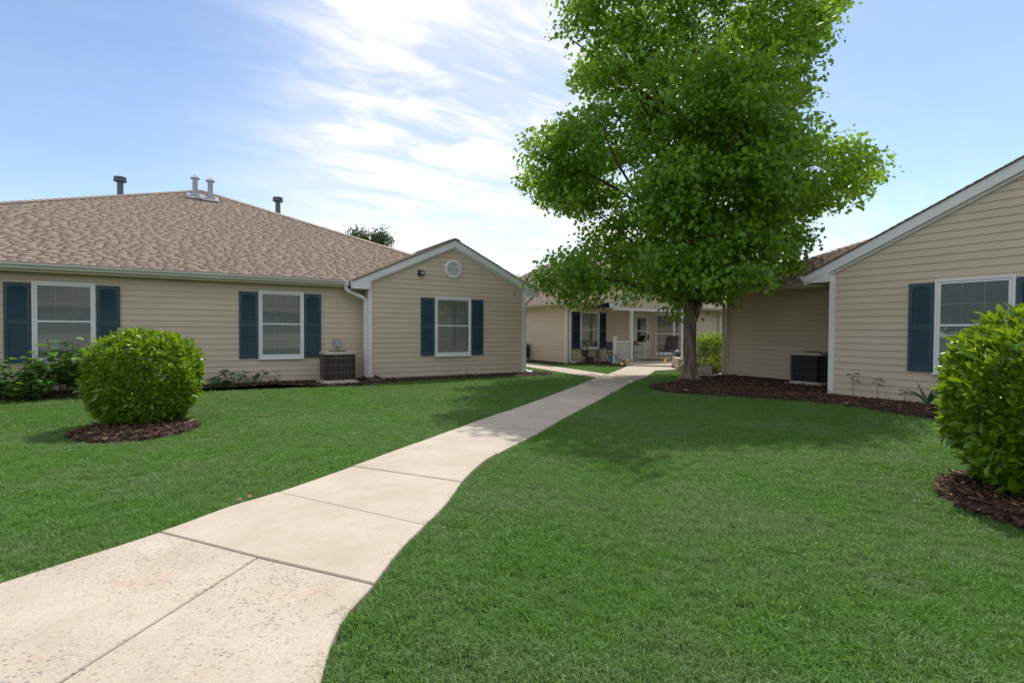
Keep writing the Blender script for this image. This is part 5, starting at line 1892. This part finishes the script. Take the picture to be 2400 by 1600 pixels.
MB().ball((14.0, 15.22, 0.235), 0.05, 10, 7).build('head', M['redbrown'], rg, smooth=True)
for s in (-1, 1):
    MB().ball((14.0 + s * 0.022, 15.22, 0.31), 0.016, 8, 6, (0.9, 0.6, 3.0)).build('ear', M['white'], rg, smooth=True)
ag = empty('angel_statue', (13.66, 14.60, 0), 'weathered grey winged garden statue in front of the porch newel post', 'statue')
MB().lathe([(0.13, 0.02), (0.135, 0.06), (0.10, 0.12), (0.115, 0.20), (0.10, 0.30), (0.06, 0.36)], (13.70, 14.60, 0), 14).build('robe', M['stone'], ag, smooth=True)
MB().ball((13.70, 14.58, 0.40), 0.055, 10, 8).build('head', M['stone'], ag, smooth=True)
for s in (-1, 1):
    w_ = MB()
    w_.prism([(13.70 + s * 0.05, 14.63, 0.22), (13.70 + s * 0.10, 14.63, 0.36), (13.70 + s * 0.20, 14.64, 0.46), (13.70 + s * 0.19, 14.64, 0.34), (13.70 + s * 0.13, 14.63, 0.24)], (0, 0.025, 0))
    w_.build('wing', M['stone'], ag)
    MB().tube([(13.70 + s * 0.06, 14.57, 0.31), (13.70 + s * 0.10, 14.50, 0.25), (13.70 + s * 0.03, 14.46, 0.27)], [0.026, 0.022, 0.018], 7).build('arm', M['stone'], ag)
gs = empty('plant_stand', (15.26, 15.35, 0.075), 'black two tier metal plant stand left of the door', 'plant stand')
for z in (0.42, 0.72):
    MB().box(15.03, 15.50, 15.20, 15.50, z, z + 0.02).build('shelf', M['black'], gs)
for x in (15.04, 15.49):
    for y in (15.21, 15.49):
        MB().tube([(x, y, 0.075), (x, y, 0.73)], 0.009, 5).build('leg', M['black'], gs)
op = empty('orange_pot', (15.27, 15.33, 0.74), 'orange flower pot on the top of the black plant stand', 'plant pot')
MB().lathe([(0.055, 0.742), (0.085, 0.86), (0.095, 0.89), (0.08, 0.89)], (15.27, 15.33, 0), 14).build('pot', M['orange'], op)
for i in range(14):
    a = random.uniform(0, 6.283)
    leaf_obj(op, 'plant', OVAL, (15.22 + 0.05 * math.cos(a), 15.28 + 0.05 * math.sin(a), 0.76), (math.cos(a), math.sin(a), 0.25), (0, 0, 1), 0.10, 'op')
bd = empty('shell_dish', (15.43, 15.33, 0.74), 'pale shallow dish beside the orange pot on the stand', 'dish')
MB().lathe([(0.03, 0.742), (0.09, 0.775), (0.08, 0.778), (0.02, 0.75)], (15.43, 15.33, 0), 14).build('bowl', M['white'], bd)
fc = empty('folding_chair', (14.15, 15.45, 0.02), 'black folding chair standing behind the porch railing', 'chair')
MB().box(13.96, 14.36, 15.25, 15.62, 0.42, 0.45).build('seat', M['black'], fc)
MB().hexa([(13.97, 15.60, 0.52), (14.35, 15.60, 0.52), (14.35, 15.63, 0.52), (13.97, 15.63, 0.52), (13.97, 15.68, 0.86), (14.35, 15.68, 0.86), (14.35, 15.71, 0.86), (13.97, 15.71, 0.86)]).build('backrest', M['black'], fc)
for x in (13.97, 14.35):
    MB().tube([(x, 15.70, 0.86), (x, 15.60, 0.45), (x, 15.25, 0.03)], 0.013, 6).build('leg', M['black'], fc)
    MB().tube([(x, 15.30, 0.44), (x, 15.66, 0.03)], 0.013, 6).build('leg', M['black'], fc)
dm = MB().box(16.0, 16.95, 15.30, 15.85, 0.076, 0.092)
tag(dm.build('door_mat', M['mat']), 'dark door mat on the porch in front of the door', 'mat')
lc = empty('lounge_chair', (16.9, 14.95, 0.075), 'mauve grey padded lounge chair on black legs by the porch window', 'chair')
frL = Matrix.Translation((16.92, 15.05, 0.075)) @ Matrix.Rotation(R(20), 4, 'Z')
MB().hexa([(-0.42, -0.26, 0.42), (0.12, -0.26, 0.34), (0.12, 0.26, 0.34), (-0.42, 0.26, 0.42), (-0.42, -0.26, 0.47), (0.12, -0.26, 0.40), (0.12, 0.26, 0.40), (-0.42, 0.26, 0.47)]).build('seat', M['mauve'], lc, frL)
for i in range(4):
    t0, t1 = i / 4 + 0.012, (i + 1) / 4 - 0.012
    fx = lambda t: 0.10 + 0.28 * t
    fz = lambda t: 0.38 + 0.66 * t
    MB().hexa([(fx(t0), -0.26, fz(t0)), (fx(t0) + 0.07, -0.26, fz(t0) - 0.02), (fx(t0) + 0.07, 0.26, fz(t0) - 0.02), (fx(t0), 0.26, fz(t0)),
               (fx(t1), -0.26, fz(t1)), (fx(t1) + 0.07, -0.26, fz(t1) - 0.02), (fx(t1) + 0.07, 0.26, fz(t1) - 0.02), (fx(t1), 0.26, fz(t1))]).build('back_cushion', M['mauve'], lc, frL)
for y in (-0.27, 0.27):
    MB().tube([(-0.30, y, 0.40), (-0.38, y, 0.02)], 0.012, 6).build('leg', M['black'], lc, frL)
    MB().tube([(-0.02, y, 0.38), (0.22, y, 0.02), (-0.05, y, 0.02)], 0.012, 6).build('leg', M['black'], lc, frL)
    MB().tube([(-0.35, y * 1.05, 0.56), (0.22, y * 1.05, 0.60)], 0.016, 6).build('armrest', M['black'], lc, frL)
fp = empty('fish_planter', (15.0, 12.98, 0.38), 'blue grey carved planter on the block wall beside the porch post', 'planter')
MB().ball((14.72, 12.72, 0.50), 0.13, 12, 9, (1, 1, 0.95)).build('body', M['bluegrey'], fp, smooth=True)
for i in range(5):
    a = i * 1.256
    MB().ball((14.72 + 0.11 * math.cos(a), 12.72 + 0.11 * math.sin(a), 0.52), 0.035, 8, 6).build('knob', M['bluegrey'], fp, smooth=True)
OL = 'amber globe garden lights along the porch edge'
for x, y, z, lab in ((12.98, 13.70, 0.10, 'leftmost amber globe light at the lawn corner'), (13.50, 13.98, 0.17, 'amber globe light just below the white porch post'),
                     (14.30, 14.55, 0.17, 'shiny amber globe light in front of the door'), (14.62, 13.18, 0.16, 'amber globe light right of the doormat at the patio edge'),
                     (15.10, 13.60, 0.22, 'amber globe light closest to the lounge chair')):
    l_ = empty('globe_light', (x, y, 0.0), lab, 'garden light', OL)
    MB().ball((x, y, z), 0.052, 12, 9).build('globe', M['yellow'], l_, smooth=True)
    MB().tube([(x, y, 0.0), (x, y, z - 0.045)], 0.008, 6).build('stake', M['pot'], l_)
hb = empty('wind_spinner', (8.42, 13.55, 1.5), 'white hanging ornament on the side wall behind the left gable corner', 'ornament')
for i in range(4):
    MB().ball((8.40 + 0.03 * (i % 2), 13.5, 1.42 - 0.09 * i), 0.05, 8, 6, (1, 1, 0.7)).build('petal', M['white'], hb, smooth=True)
MB().tube([(8.22, 13.5, 1.75), (8.40, 13.5, 1.75), (8.40, 13.5, 1.1)], 0.008, 5).build('hook', M['black'], hb)
for x, y, lab in ((11.15, 16.45, 'tiny bright weed at the side path edge by the wing wall'),):
    leafy_plant('weed', x, y, 0.16, 3, 4, 0.10, lab, 0.06, 'plant', OVAL, 'weed')

# a few fallen leaves
for i, (x, y, z, a, mt, lab) in enumerate(((0.30, 4.20, 0.02, 1.0, 'chipleaf', 'brown curled leaf at the left edge of the path'), (0.245, 4.165, 0.02, 2.6, 'chipleaf', 'smaller brown leaf lying against the left path edge'))):
    if mt not in M:
        M[mt] = leaf_mat(mt, (0.20, 0.26, 0.17), (0.26, 0.32, 0.21), 0.1, attr=False) if mt == 'dryleaf' else leaf_mat(mt, (0.22, 0.10, 0.05), (0.30, 0.15, 0.08), 0.1, attr=False)
    me = leaves('fallen_leaf', np.zeros((1, 3)), np.array([[math.cos(a), math.sin(a), 0.15]]), np.array([[0.1, -0.2, 1.0]]), np.array([0.05]), MAPLE, np.zeros(1), 0.25, 0.2)
    tag(obj('fallen_leaf', me, None, M[mt], Matrix.Translation((x, y, z))), lab, 'leaf')

print('objects', len(bpy.data.objects))
